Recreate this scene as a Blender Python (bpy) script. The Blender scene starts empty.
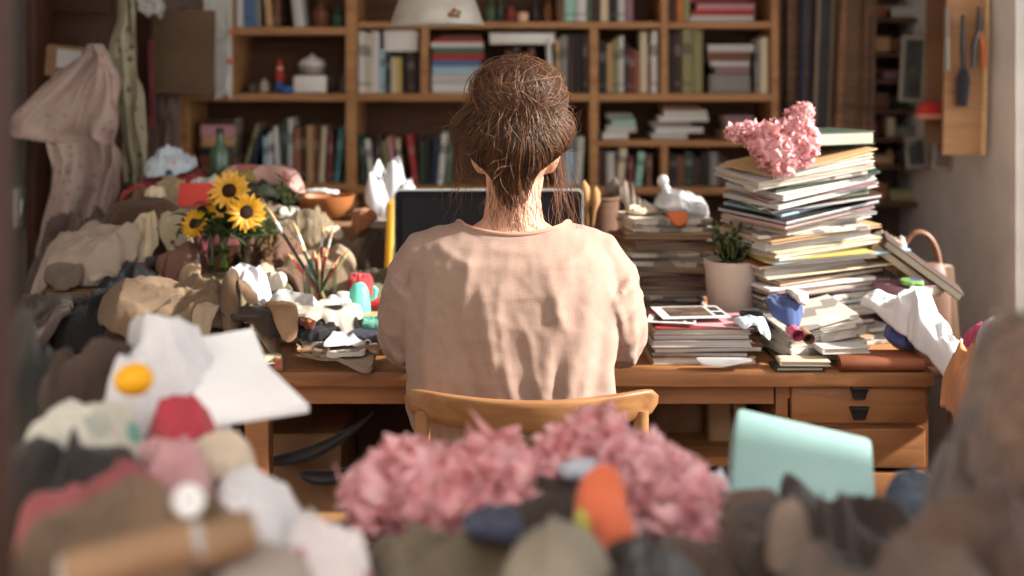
import bpy, bmesh, math, random
import numpy as np
from mathutils import Vector, Matrix, Euler
random.seed(7)
PI = math.pi
SC = bpy.context.scene
COL = SC.collection
F, HZ, CAMZ = 1200.0, 60.0, 1.374          # focal length in pixels, horizon row, eye height

def P(px, py, Y):
    """the point seen at a pixel of the 1024x576 photograph, at distance Y"""
    return Vector(((px - 512) / F * Y, Y, CAMZ - (py - HZ) / F * Y))
def X_(px, Y): return (px - 512) / F * Y
def Z_(py, Y): return CAMZ - (py - HZ) / F * Y

# ------------------------------------------------------------------ noise
def _h(ix, iy, s):
    n = (ix.astype(np.int64) * 374761393 + iy.astype(np.int64) * 668265263 + s * 2147483647) & 0x7fffffff
    n = ((n ^ (n >> 13)) * 1274126177) & 0x7fffffff
    return ((n ^ (n >> 16)) & 0xffff) / 65535.0
def vn(x, y, s=0):
    """smooth value noise, -1..1"""
    x = np.asarray(x, float); y = np.asarray(y, float)
    ix = np.floor(x); iy = np.floor(y); fx = x - ix; fy = y - iy
    fx = fx * fx * fx * (fx * (fx * 6 - 15) + 10); fy = fy * fy * fy * (fy * (fy * 6 - 15) + 10)
    a = _h(ix, iy, s); b = _h(ix + 1, iy, s); c = _h(ix, iy + 1, s); d = _h(ix + 1, iy + 1, s)
    return 2 * ((a * (1 - fx) + b * fx) * (1 - fy) + (c * (1 - fx) + d * fx) * fy) - 1
def fbm(x, y, s=0, o=3):
    r = 0; a = 1.0; t = 0
    for i in range(o):
        r = r + a * vn(x * 2**i, y * 2**i, s + i * 17); t += a; a *= .5
    return r / t
def smooth(a, b, x):
    t = np.clip((x - a) / (b - a), 0, 1); return t * t * (3 - 2 * t)

# ------------------------------------------------------------------ materials
def lin(c):
    out = []
    for v in c[:3]:
        v = v / 255.0
        out.append(v / 12.92 if v <= .04045 else ((v + .055) / 1.055) ** 2.4)
    return (*out, 1)
MATS = {}
def M(name, col, kind='plain', rough=.75, col2=None, scale=1.0, bump=None, spec=.3):
    """procedural material; kinds: plain cloth paper wood edges print floral fuzz skin metal band"""
    key = (name,)
    if key in MATS: return MATS[key]
    m = bpy.data.materials.new(name); m.use_nodes = True
    nt = m.node_tree; N = nt.nodes; L = nt.links
    b = N['Principled BSDF']; b.inputs['Roughness'].default_value = rough
    b.inputs['Specular IOR Level'].default_value = spec
    c1 = lin(col); c2 = lin(col2) if col2 else tuple(v * .72 for v in c1[:3]) + (1,)
    tc = N.new('ShaderNodeTexCoord'); mp = N.new('ShaderNodeMapping')
    L.new(tc.outputs['Object'], mp.inputs['Vector'])
    def noise(sc, det=3, vec=None, dist=0):
        n = N.new('ShaderNodeTexNoise'); n.inputs['Scale'].default_value = sc; n.inputs['Detail'].default_value = det
        n.inputs['Distortion'].default_value = dist
        L.new((vec or mp).outputs['Vector'], n.inputs['Vector']); return n
    def ramp(src, stops, interp='LINEAR'):
        r = N.new('ShaderNodeValToRGB'); r.color_ramp.interpolation = interp; e = r.color_ramp.elements
        e[0].position, e[0].color = stops[0]; e[1].position, e[1].color = stops[-1]
        for p, c in stops[1:-1]:
            q = e.new(p); q.color = c
        L.new(src, r.inputs['Fac']); return r
    def bumpn(src, st, dist=.01):
        bp = N.new('ShaderNodeBump'); bp.inputs['Strength'].default_value = st; bp.inputs['Distance'].default_value = dist
        L.new(src, bp.inputs['Height']); L.new(bp.outputs['Normal'], b.inputs['Normal'])
    base = b.inputs['Base Color']
    if kind == 'plain':
        n = noise(9 * scale); r = ramp(n.outputs['Fac'], [(.3, c2 if col2 else tuple(v * .86 for v in c1[:3]) + (1,)), (.7, c1)])
        L.new(r.outputs['Color'], base)
        if bump: bumpn(noise(60 * scale, 4).outputs['Fac'], bump, .004)
    elif kind == 'cloth':
        n = noise(7 * scale, 4); r = ramp(n.outputs['Fac'], [(.3, c2), (.68, c1)]); L.new(r.outputs['Color'], base)
        w = noise(420, 2); bumpn(w.outputs['Fac'], bump or .35, .002)
        b.inputs['Sheen Weight'].default_value = .15
    elif kind == 'linen':
        v1 = N.new('ShaderNodeMapping'); v1.inputs['Scale'].default_value = (60, 60, 900); L.new(tc.outputs['Object'], v1.inputs['Vector'])
        v2 = N.new('ShaderNodeMapping'); v2.inputs['Scale'].default_value = (900, 60, 60); L.new(tc.outputs['Object'], v2.inputs['Vector'])
        a = noise(1, 2, v1); d = noise(1, 2, v2)
        mx = N.new('ShaderNodeMath'); mx.operation = 'ADD'; L.new(a.outputs['Fac'], mx.inputs[0]); L.new(d.outputs['Fac'], mx.inputs[1])
        r = ramp(mx.outputs[0], [(.0, c2), (1.0, c1)]); r.color_ramp.elements[0].position = .3
        L.new(r.outputs['Color'], base); bumpn(mx.outputs[0], .25, .0012); b.inputs['Sheen Weight'].default_value = .1
    elif kind == 'paper':
        n = noise(5 * scale, 4); r = ramp(n.outputs['Fac'], [(.3, c2 if col2 else tuple(v * .88 for v in c1[:3]) + (1,)), (.6, c1)])
        L.new(r.outputs['Color'], base); bumpn(noise(35, 3).outputs['Fac'], bump or .12, .003)
    elif kind == 'wood':
        mp.inputs['Scale'].default_value = (1.2 * scale, 9 * scale, 9 * scale)
        n = noise(3, 6, None, 1.2); r = ramp(n.outputs['Fac'], [(.25, c2), (.5, c1), (.75, tuple(min(1, v * 1.12) for v in c1[:3]) + (1,))])
        s = noise(1.6, 5); s2 = ramp(s.outputs['Fac'], [(.62, (0, 0, 0, 1)), (.72, (1, 1, 1, 1))])
        mix = N.new('ShaderNodeMixRGB'); mix.blend_type = 'MULTIPLY'; L.new(r.outputs['Color'], mix.inputs[1])
        mix.inputs[2].default_value = (.72, .66, .62, 1); L.new(s2.outputs['Color'], mix.inputs[0]); L.new(mix.outputs[0], base)
        bumpn(n.outputs['Fac'], bump or .15, .003)
    elif kind == 'edges':      # stacked page edges: fine horizontal lines
        mp.inputs['Scale'].default_value = (3, 3, 420)
        n = noise(1, 2); r = ramp(n.outputs['Fac'], [(.3, c2), (.62, c1)]); L.new(r.outputs['Color'], base); bumpn(n.outputs['Fac'], .3, .002)
    elif kind == 'print':      # printed cover: blocks of ink on paper
        v = N.new('ShaderNodeTexVoronoi'); v.inputs['Scale'].default_value = 14 * scale; v.distance = 'CHEBYCHEV'
        L.new(mp.outputs['Vector'], v.inputs['Vector'])
        sp = N.new('ShaderNodeSeparateColor'); L.new(v.outputs['Color'], sp.inputs[0])
        r = ramp(sp.outputs[0], [(.0, c1), (.45, c2), (.75, tuple(min(1, v * 1.2) for v in c1[:3]) + (1,))], 'CONSTANT'); L.new(r.outputs['Color'], base)
    elif kind == 'floral':     # scattered small printed flowers
        v = N.new('ShaderNodeTexVoronoi'); v.inputs['Scale'].default_value = 26 * scale; L.new(mp.outputs['Vector'], v.inputs['Vector'])
        f = ramp(v.outputs['Distance'], [(.26, (1, 1, 1, 1)), (.34, (0, 0, 0, 1))])
        sp = N.new('ShaderNodeSeparateColor'); L.new(v.outputs['Color'], sp.inputs[0])
        pc = ramp(sp.outputs[0], [(0, c2), (.4, lin((164, 164, 154))), (.7, lin((190, 150, 142))), (.85, c1)], 'CONSTANT')
        n = noise(7, 3); bs = ramp(n.outputs['Fac'], [(.3, tuple(v * .85 for v in c1[:3]) + (1,)), (.7, c1)])
        mix = N.new('ShaderNodeMixRGB'); L.new(f.outputs['Color'], mix.inputs[0]); L.new(bs.outputs['Color'], mix.inputs[1]); L.new(pc.outputs['Color'], mix.inputs[2])
        L.new(mix.outputs[0], base); bumpn(noise(400, 2).outputs['Fac'], .3, .002)
    elif kind == 'band':       # book cover with paler bands across the spine
        L.new(tc.outputs['Generated'], mp.inputs['Vector'])
        sx = N.new('ShaderNodeSeparateXYZ'); L.new(mp.outputs['Vector'], sx.inputs[0])
        r = ramp(sx.outputs['Z'], [(0, c1), (.13, c2), (.17, c1), (.6, c2), (.78, c1)], 'CONSTANT'); L.new(r.outputs['Color'], base)
    elif kind == 'fuzz':       # fur: streaky tufts
        n = noise(34, 5, None, 1.5); r = ramp(n.outputs['Fac'], [(.32, c2), (.6, c1)]); L.new(r.outputs['Color'], base); bumpn(noise(160, 4, None, 1).outputs['Fac'], .9, .006); b.inputs['Sheen Weight'].default_value = .3
    elif kind == 'skin':
        n = noise(12, 4); r = ramp(n.outputs['Fac'], [(.3, c2), (.7, c1)]); L.new(r.outputs['Color'], base)
        b.inputs['Subsurface Weight'].default_value = .25; b.inputs['Subsurface Radius'].default_value = (.012, .004, .002)
        bumpn(noise(250, 2).outputs['Fac'], .08, .002)
    elif kind == 'metal':
        b.inputs['Metallic'].default_value = 1; base.default_value = c1
    elif kind == 'glass':      # thin clear glass: mostly see-through with a reflection
        out = N['Material Output']; t = N.new('ShaderNodeBsdfTransparent'); t.inputs[0].default_value = c1
        g = N.new('ShaderNodeBsdfGlossy'); g.inputs['Roughness'].default_value = .03
        fr = N.new('ShaderNodeLayerWeight'); fr.inputs[0].default_value = .25; mu = N.new('ShaderNodeMath'); mu.operation = 'MULTIPLY'; mu.inputs[1].default_value = .5; mx = N.new('ShaderNodeMixShader')
        L.new(fr.outputs['Fresnel'], mu.inputs[0]); L.new(mu.outputs[0], mx.inputs[0]); L.new(t.outputs[0], mx.inputs[1]); L.new(g.outputs[0], mx.inputs[2]); L.new(mx.outputs[0], out.inputs[0])
    elif kind == 'sheer':      # thin translucent cloth, plastic or petal
        out = N['Material Output']; n = noise(30 * scale, 3); r = ramp(n.outputs['Fac'], [(.3, c2), (.7, c1)])
        d = N.new('ShaderNodeBsdfDiffuse'); t = N.new('ShaderNodeBsdfTranslucent'); mx = N.new('ShaderNodeMixShader'); mx.inputs[0].default_value = .45
        L.new(r.outputs['Color'], d.inputs[0]); L.new(r.outputs['Color'], t.inputs[0]); L.new(d.outputs[0], mx.inputs[1]); L.new(t.outputs[0], mx.inputs[2])
        g = N.new('ShaderNodeBsdfGlossy'); g.inputs['Roughness'].default_value = max(.15, rough * .5); m2 = N.new('ShaderNodeMixShader'); m2.inputs[0].default_value = .06 if rough > .5 else .2
        L.new(mx.outputs[0], m2.inputs[1]); L.new(g.outputs[0], m2.inputs[2]); L.new(m2.outputs[0], out.inputs[0])
    elif kind == 'hair':
        at = N.new('ShaderNodeAttribute'); at.attribute_name = 'tone'
        r = ramp(at.outputs['Fac'], [(0, c2), (1, c1)]); L.new(r.outputs['Color'], base); b.inputs['Specular IOR Level'].default_value = .5
    MATS[key] = m
    return m

# ------------------------------------------------------------------ objects
def link(name, me, mat=None, parent=None):
    o = bpy.data.objects.new(name, me); COL.objects.link(o)
    if mat is not None:
        for q in (mat if isinstance(mat, (list, tuple)) else [mat]): me.materials.append(q)
    if parent is not None: o.parent = parent
    return o
def mesh(vs, fs, sm=False, mi=None):
    me = bpy.data.meshes.new('m'); me.from_pydata([tuple(map(float, v)) for v in vs], [], [tuple(map(int, f)) for f in fs])
    if mi is not None: me.polygons.foreach_set('material_index', mi)
    if sm: me.polygons.foreach_set('use_smooth', [True] * len(me.polygons))
    me.update(); return me
def tag(o, label, cat, group=None):
    o['label'] = label; o['category'] = cat
    if group: o['group'] = group
    return o
def struct(o): o['kind'] = 'structure'; return o
def empty(name, loc, rz=0):
    o = bpy.data.objects.new(name, None); COL.objects.link(o); o.location = loc; o.rotation_euler = (0, 0, rz); o.empty_display_size = .02
    return o
class B:
    """collects shapes of one part in a bmesh"""
    def __init__(s): s.bm = bmesh.new()
    def _x(s, vs, loc, rot, sc=None):
        m = Matrix.Translation(loc) @ Euler(rot).to_matrix().to_4x4()
        if sc: m = m @ Matrix.Diagonal((*sc, 1))
        bmesh.ops.transform(s.bm, matrix=m, verts=vs)
    def box(s, loc, size, rot=(0, 0, 0), bev=.0, seg=2):
        r = bmesh.ops.create_cube(s.bm, size=1); vs = r['verts']
        for v in vs: v.co = Vector((v.co.x * size[0], v.co.y * size[1], v.co.z * size[2]))
        if bev:
            es = list({e for v in vs for e in v.link_edges})
            g = bmesh.ops.bevel(s.bm, geom=es, offset=min(bev, min(size) * .45), segments=seg, affect='EDGES', profile=.5)
            vs = list({v for f in g['faces'] for v in f.verts} | {v for v in vs if v.is_valid})
        s._x(vs, loc, rot); return s
    def ball(s, loc, rad, rot=(0, 0, 0), sub=3):
        r = bmesh.ops.create_icosphere(s.bm, subdivisions=sub, radius=1)
        s._x(r['verts'], loc, rot, rad if isinstance(rad, (tuple, list)) else (rad,) * 3); return s
    def lathe(s, prof, loc=(0, 0, 0), rot=(0, 0, 0), n=32, cap=True):
        rings = []; vs = []
        for r, z in prof:
            ring = [s.bm.verts.new((r * math.cos(2 * PI * i / n), r * math.sin(2 * PI * i / n), z)) for i in range(n)]
            rings.append(ring); vs += ring
        for a, b in zip(rings, rings[1:]):
            for i in range(n):
                s.bm.faces.new((a[i], a[(i + 1) % n], b[(i + 1) % n], b[i]))
        if cap:
            s.bm.faces.new(rings[0][::-1]); s.bm.faces.new(rings[-1])
        s._x(vs, loc, rot); return s
    def tube(s, pts, rad, n=10, cap=True, flat=1.0):
        pts = [Vector(p) for p in pts]; k = len(pts)
        rad = [rad] * k if isinstance(rad, (int, float)) else rad
        rings = []; prev = None
        for i, p in enumerate(pts):
            t = (pts[min(i + 1, k - 1)] - pts[max(i - 1, 0)]).normalized()
            if prev is None:
                a = Vector((0, 0, 1)) if abs(t.z) < .9 else Vector((1, 0, 0)); u = t.cross(a).normalized()
            else:
                u = (prev - t * prev.dot(t)).normalized()
            prev = u; w = t.cross(u)
            rings.append([s.bm.verts.new(p + (u * math.cos(2 * PI * j / n) + w * math.sin(2 * PI * j / n) * flat) * rad[i]) for j in range(n)])
        for a, b in zip(rings, rings[1:]):
            for j in range(n): s.bm.faces.new((a[j], a[(j + 1) % n], b[(j + 1) % n], b[j]))
        if cap:
            s.bm.faces.new(rings[0][::-1]); s.bm.faces.new(rings[-1])
        return s
    def loft(s, rows, n=40):
        """rows of (cx, cy, z, rx, ry, power)"""
        rings = []
        for cx, cy, z, rx, ry, pw in rows:
            ring = []
            for i in range(n):
                a = 2 * PI * i / n; c, d = math.cos(a), math.sin(a)
                ring.append(s.bm.verts.new((cx + rx * math.copysign(abs(c) ** (2 / pw), c), cy + ry * math.copysign(abs(d) ** (2 / pw), d), z)))
            rings.append(ring)
        for a, b in zip(rings, rings[1:]):
            for j in range(n): s.bm.faces.new((a[j], a[(j + 1) % n], b[(j + 1) % n], b[j]))
        s.bm.faces.new(rings[0][::-1]); s.bm.faces.new(rings[-1]); return s
    def prism(s, poly, z0, z1, loc=(0, 0, 0), rot=(0, 0, 0)):
        a = [s.bm.verts.new((x, y, z0)) for x, y in poly]; b = [s.bm.verts.new((x, y, z1)) for x, y in poly]; n = len(poly)
        s.bm.faces.new(a[::-1]); s.bm.faces.new(b)
        for i in range(n): s.bm.faces.new((a[i], a[(i + 1) % n], b[(i + 1) % n], b[i]))
        s._x(a + b, loc, rot); return s
    def me(s, sm=False, angle=None):
        bmesh.ops.recalc_face_normals(s.bm, faces=s.bm.faces)
        me = bpy.data.meshes.new('m'); s.bm.to_mesh(me); s.bm.free()
        if sm:
            me.polygons.foreach_set('use_smooth', [True] * len(me.polygons))
            if angle: me.set_sharp_from_angle(angle=math.radians(angle))
        return me
    def obj(s, name, mat, parent=None, sm=True, angle=40, loc=None):
        o = link(name, s.me(sm, angle), mat, parent)
        if loc is not None: o.location = loc
        return o
def remeshed(me, voxel, it=6, fac=.5):
    o = bpy.data.objects.new('tmp', me); COL.objects.link(o)
    r = o.modifiers.new('r', 'REMESH'); r.mode = 'VOXEL'; r.voxel_size = voxel
    if it:
        s = o.modifiers.new('s', 'SMOOTH'); s.factor = fac; s.iterations = it
    dg = bpy.context.evaluated_depsgraph_get(); ev = o.evaluated_get(dg)
    out = bpy.data.meshes.new_from_object(ev); bpy.data.objects.remove(o)
    out.materials.clear()
    out.polygons.foreach_set('use_smooth', [True] * len(out.polygons)); return out

ORD = ('first second third fourth fifth sixth seventh eighth ninth tenth eleventh twelfth thirteenth fourteenth fifteenth sixteenth seventeenth '
       'eighteenth nineteenth twentieth').split()
def ordw(i):
    if i < 20: return ORD[i]
    t = {2: 'twenty', 3: 'thirty', 4: 'forty', 5: 'fifty'}[(i + 1) // 10]
    return t.replace('y', 'ieth') if (i + 1) % 10 == 0 else t + '-' + ORD[(i + 1) % 10 - 1]

# ------------------------------------------------------------------ what lies on what: a height field under the heaps
HX0, HY0, RES = -1.7, .2, .01
NX, NY = 340, 360
HF = np.zeros((NX, NY))
GX = (HX0 + (np.arange(NX) + .5) * RES)[:, None] + np.zeros((1, NY))
GY = (HY0 + (np.arange(NY) + .5) * RES)[None, :] + np.zeros((NX, 1))
def hf_rect(x0, x1, y0, y1, z, over=.14):
    """a table top, and an imaginary slope past its rim for what hangs over"""
    dx = np.maximum(np.maximum(x0 - GX, GX - x1), 0); dy = np.maximum(np.maximum(y0 - GY, GY - y1), 0)
    d = np.hypot(dx, dy); h = np.where(d <= over, z - 1.3 * np.maximum(d - .005, 0), 0)
    np.maximum(HF, h, out=HF)
def samp(A, x, y):
    fx = np.clip((np.asarray(x) - HX0) / RES - .5, 0, NX - 1.001); fy = np.clip((np.asarray(y) - HY0) / RES - .5, 0, NY - 1.001)
    ix = fx.astype(int); iy = fy.astype(int); u = fx - ix; v = fy - iy
    return A[ix, iy] * (1 - u) * (1 - v) + A[ix + 1, iy] * u * (1 - v) + A[ix, iy + 1] * (1 - u) * v + A[ix + 1, iy + 1] * u * v
def _blur(A, k):
    for ax in (0, 1):
        c = np.cumsum(np.concatenate([np.repeat(np.take(A, [0], ax), k + 1, ax), A, np.repeat(np.take(A, [-1], ax), k, ax)], ax), ax)
        n = A.shape[ax]; A = (np.take(c, range(2 * k + 1, 2 * k + 1 + n), ax) - np.take(c, range(0, n), ax)) / (2 * k + 1)
    return A
def _maxf(A, k):
    for ax in (0, 1):
        B_ = A.copy()
        for s in range(-k, k + 1): B_ = np.maximum(B_, np.roll(A, s, ax))
        A = B_
    return A
def rest(x, y, rx, ry=None, rz=0):
    """height on which a rigid thing with this footprint comes to rest"""
    ry = ry or rx; c, s = math.cos(rz), math.sin(rz)
    u = (GX - x) * c + (GY - y) * s; v = -(GX - x) * s + (GY - y) * c
    m = (np.abs(u) <= rx) & (np.abs(v) <= ry)
    return float(HF[m].max()) + .001
def occupy(x, y, rx, ry, z, rz=0):
    c, s = math.cos(rz), math.sin(rz)
    u = (GX - x) * c + (GY - y) * s; v = -(GX - x) * s + (GY - y) * c
    m = (np.abs(u) <= rx + .006) & (np.abs(v) <= ry + .006)
    HF[m] = np.maximum(HF[m], z)

def drape(name, label, cat, px, Y, w, d, T, mat, rz=0, kind='cloth', seed=1, wob=.22, sq=2.6, nr=30, nt=110, freq=9, plane=None,
          poly=None, soft=3, group=None, edge=.006, parent=None, x=None, fold_dir=None, top=None, low=False):
    """a crumpled cloth, bag or paper lying on whatever is below it.  w, d: its size across and along; T: how high it bulks up"""
    x0 = X_(px, Y) if x is None else x; y0 = Y; rs = random.Random(seed)
    fd = rs.uniform(0, PI) if fold_dir is None else fold_dir
    if poly:
        pp = [np.array(p) for p in poly]
    cr, sr = math.cos(rz), math.sin(rz)
    def rho(th):
        """outline radius at angle th"""
        if poly:
            th = np.asarray(th); out = np.full(th.shape, .01)
            for a, b in zip(pp, pp[1:] + pp[:1]):
                e = b - a; den = np.cos(th) * e[1] - np.sin(th) * e[0]
                den = np.where(np.abs(den) < 1e-9, 1e-9, den)
                t = (a[0] * e[1] - a[1] * e[0]) / den; q = (a[0] * np.sin(th) - a[1] * np.cos(th)) / den
                ok = (t > 0) & (q >= -1e-6) & (q <= 1 + 1e-6); out = np.where(ok, np.maximum(out, t), out)
            return out
        c, s = np.abs(np.cos(th)) / (w / 2), np.abs(np.sin(th)) / (d / 2)
        r = (c ** sq + s ** sq) ** (-1 / sq)
        if wob: r = r * (1 + wob * fbm(np.cos(th) * 1.7 + 5, np.sin(th) * 1.7 + 5, seed, 3))
        return r
    kmax = soft
    if plane is None:
        Bm = _blur(_blur(_maxf(HF, kmax), kmax), max(1, kmax - 1)); Bm = np.maximum(Bm, HF + .004)
    else:
        Bm = plane[0] + plane[1] * (GX - x0) + plane[2] * (GY - y0)
    Tf = None; th = np.linspace(0, 2 * PI, nt, endpoint=False); R = rho(th)
    if top is not None or low:   # bulk up just to the height seen at this row of the photograph, tucked in against whatever stands higher beside it
        inn = np.hypot((GX - x0) / (w * .3), (GY - y0) / (d * .3)) < 1
        bz = float(np.percentile(HF[inn], 50 if low else 35)); zt = max(bz + T if low else Z_(top, Y + .22 * d), bz + .012); cap = zt - max(.008, .3 * (zt - bz))
        ts = np.linspace(.06, 1, 60)[:, None]; qx = x0 + ts * (R * np.cos(th + rz))[None, :]; qy = y0 + ts * (R * np.sin(th + rz))[None, :]
        blk = samp(HF, qx, qy) > cap; first = np.where(blk.any(0), ts[np.argmax(blk, 0), 0], 1.0)
        if blk[0].mean() < .5:
            lim_ = R * np.where(first < 1, np.maximum(.12, first - .06), 1.0)
            m_ = np.minimum(np.minimum(np.roll(lim_, 1), np.roll(lim_, -1)), lim_); m_ = (np.roll(m_, 2) + np.roll(m_, 1) + m_ + np.roll(m_, -1) + np.roll(m_, -2)) / 5
            R = np.minimum(np.minimum(R, m_ * 1.05), lim_)
        Bm = np.maximum(np.minimum(Bm, max(cap, bz + .003)), np.minimum(HF + .003, zt))
        Tf = np.maximum(.007, (zt - Bm) / .96)
    def rho2(t_):
        return np.interp(np.mod(t_, 2 * PI), np.append(th, 2 * PI), np.append(R, R[0]))
    cd, sd = math.cos(fd), math.sin(fd)
    lines = [(rs.uniform(0, PI), rs.uniform(-.5, .5) * max(w, d), rs.uniform(.4, 1)) for _ in range(11)]
    def thick(u, v, r, T):
        r = np.clip(r, 0, 1); dome = (1 - r ** 3.4) ** .62
        a = u * cd + v * sd; b_ = -u * sd + v * cd
        if kind == 'cloth':
            wx = .05 * vn(u * 8, v * 8, seed + 3) + .012 * vn(u * 26, v * 26, seed + 5); wy = .05 * vn(u * 8 + 9, v * 8, seed + 4)
            lo = 1 - np.abs(vn((a + wx) * freq, (b_ + wy) * freq * .5, seed))
            def rdg(f, an, sd_): return np.clip(1 - 2.2 * np.abs(vn((a + wx) * f, (b_ + wy) * f * an, sd_)), 0, 1) ** 1.4
            A = np.minimum(.62 * T, min(.06, .042 * max(w, d) / .2))
            f1 = rdg(freq * 1.9, .35, seed + 1); f2 = rdg(freq * 3.6, .5, seed + 2); f3 = rdg(freq * 7, .5, seed + 6); f4 = rdg(freq * 2.6, 1.6, seed + 7)
            return edge + T * dome * (.62 + .38 * lo ** 1.3) - A * (1 - r ** 6) * (1 - .55 * f1 - .3 * f4 - .17 * f2 - .08 * f3) * dome + A * .25 * f1 * (1 - r ** 10) + .002 * f2 * (r > .9) * 0
        if kind == 'paper':
            z = 0
            for an, of, am in lines:
                q = np.abs(u * math.cos(an) + v * math.sin(an) - of * .8) / max(w, d); z = z + am * np.minimum(q, .3)
            z = z / (.3 * 5) ; z = np.abs(np.mod(z * 2.2, 1.0) * 2 - 1)
            z2 = 1 - np.abs(vn(u * freq * 1.6, v * freq * 1.6, seed))
            return edge + T * dome * (.3 + .5 * z + .25 * z2)
        if kind == 'sheet':
            return .0016 + np.minimum(T, .014) * (.5 + .5 * vn(u * 7 + 3, v * 7, seed)) * r ** 2 + 0 * u
        if kind == 'pillow':
            return edge + T * dome * (.85 + .15 * vn(u * freq, v * freq, seed))
    def top(xx, yy, lift):
        dx, dy = xx - x0, yy - y0; u = dx * cr + dy * sr; v = -dx * sr + dy * cr
        r = np.hypot(u, v) / rho2(np.arctan2(v, u)); return u, v, r
    rr = np.linspace(0, 1, nr + 1)[1:] ** .85
    U = rr[:, None] * (R * np.cos(th))[None, :]; V = rr[:, None] * (R * np.sin(th))[None, :]
    U = np.concatenate([[0], U.ravel()]); V = np.concatenate([[0], V.ravel()]); RR = np.concatenate([[0], np.repeat(rr, nt)])
    xs = x0 + U * cr - V * sr; ys = y0 + U * sr + V * cr
    bot = samp(Bm, xs, ys) + .001
    tp = bot + thick(U, V, RR, T if Tf is None else samp(Tf, xs, ys))
    inner = 1 - smooth(.92, 1, RR)
    vs = np.concatenate([np.stack([xs, ys, tp], 1), np.stack([xs, ys, bot], 1)])
    n1 = len(xs); fs = []
    for i in range(nt):
        j = (i + 1) % nt
        fs.append((0, 1 + i, 1 + j)); fs.append((n1, n1 + 1 + j, n1 + 1 + i))
    for k in range(nr - 1):
        o1 = 1 + k * nt; o2 = o1 + nt
        for i in range(nt):
            j = (i + 1) % nt
            fs.append((o1 + i, o2 + i, o2 + j, o1 + j)); fs.append((n1 + o1 + j, n1 + o2 + j, n1 + o2 + i, n1 + o1 + i))
    o1 = 1 + (nr - 1) * nt
    for i in range(nt):
        j = (i + 1) % nt; fs.append((o1 + i, n1 + o1 + i, n1 + o1 + j, o1 + j))
    loc = Vector((x0, y0, float(bot.min()))); vs = vs - np.array(loc)
    o = link(name, mesh(vs, fs, True), mat, parent); o.location = loc
    if kind == 'paper' or kind == 'sheet': o.data.set_sharp_from_angle(angle=math.radians(28 if kind == 'paper' else 50))
    if label: tag(o, label, cat, group)
    mx = max(w, d) if not poly else 2 * max(np.hypot(*p) for p in pp)
    msk = (np.abs(GX - x0) < mx) & (np.abs(GY - y0) < mx)
    u, v, r = top(GX[msk], GY[msk], 0); z = Bm[msk] + .001 + thick(u, v, r, T if Tf is None else Tf[msk])
    HF[msk] = np.where(r <= 1.03, np.maximum(HF[msk], z + .001), HF[msk])
    return o

def hang(name, label, cat, rows, Y, mat, amp=.03, folds=5, thick=.006, seed=3, nu=60, nv=60, bow=0.0, group=None, tilt=0):
    """cloth or paper hanging down; rows of (py, px left, px right)"""
    py = np.linspace(rows[0][0], rows[-1][0], nv); rp = [r[0] for r in rows]
    l = np.interp(py, rp, [r[1] for r in rows]); r = np.interp(py, rp, [r[2] for r in rows])
    u = np.linspace(0, 1, nu)
    PX = l[:, None] * (1 - u) + r[:, None] * u; PY = py[:, None] + 0 * u
    t = (PY - rp[0]) / (rp[-1] - rp[0])
    wv = u[None, :] * folds + .6 * fbm(t * 3, u[None, :] * 2, seed) + .4 * t
    f = 1 - np.abs(vn(wv, t * 1.6 + 3, seed)) * 1.6
    YY = Y - amp * f - amp * .35 * vn(wv * 3, t * 6, seed + 1) - bow * np.sin(PI * u)[None, :] + tilt * t
    Xs = (PX - 512) / F * Y; Zs = CAMZ - (PY + 4 * vn(u[None, :] * 4, 0 * t, seed) * t - HZ) / F * Y
    a = np.stack([Xs, YY, Zs], -1).reshape(-1, 3); b = a + np.array([0, thick, 0])
    vs = np.concatenate([a, b]); n = nu * nv; fs = []
    for i in range(nv - 1):
        for j in range(nu - 1):
            q = i * nu + j; fs.append((q, q + nu, q + nu + 1, q + 1)); fs.append((n + q, n + q + 1, n + q + nu + 1, n + q + nu))
    rim = [j for j in range(nu)] + [i * nu + nu - 1 for i in range(1, nv)] + [(nv - 1) * nu + j for j in range(nu - 2, -1, -1)] + [i * nu for i in range(nv - 2, 0, -1)]
    for p, q in zip(rim, rim[1:] + rim[:1]): fs.append((p, q, n + q, n + p))
    c = vs.mean(0); loc = Vector((c[0], c[1], vs[:, 2].min())); o = link(name, mesh(vs - np.array(loc), fs, True), mat); o.location = loc
    return tag(o, label, cat, group)
# ================================================================== room, camera, light
cam = bpy.data.cameras.new('camera'); camo = bpy.data.objects.new('camera', cam); COL.objects.link(camo)
camo.location = (0, 0, CAMZ); camo.rotation_euler = (PI / 2, 0, 0)
cam.sensor_width = 36; cam.lens = F / 1024 * 36; cam.shift_y = -(288 - HZ) / 1024; cam.clip_start = .05
cam.dof.use_dof = True; cam.dof.focus_distance = 2.2; cam.dof.aperture_fstop = (F / 1024 * 36) / 1000 / .024
SC.camera = camo
vs_ = SC.view_settings; vs_.view_transform = 'Standard'; vs_.look = 'None'; vs_.gamma = 1; vs_.use_curve_mapping = False; vs_.exposure = 0.22
SC.cycles.use_denoising = True; SC.cycles.max_bounces = 8; SC.cycles.transparent_max_bounces = 16; SC.cycles.caustics_reflective = False; SC.cycles.caustics_refractive = False
wd = bpy.data.worlds.new('world'); SC.world = wd; wd.use_nodes = True
bg = wd.node_tree.nodes['Background']; bg.inputs[0].default_value = (1.0, .98, .96, 1); bg.inputs[1].default_value = 2.7
sun = bpy.data.lights.new('sun', 'SUN'); suno = bpy.data.objects.new('sun', sun); COL.objects.link(suno)
sun.energy = 13.5; sun.color = (1, .93, .84); sun.angle = math.radians(3)
suno.location = (3, 0, 4); suno.rotation_euler = Vector((-1, .11, -.58)).to_track_quat('-Z', 'Y').to_euler()

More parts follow.
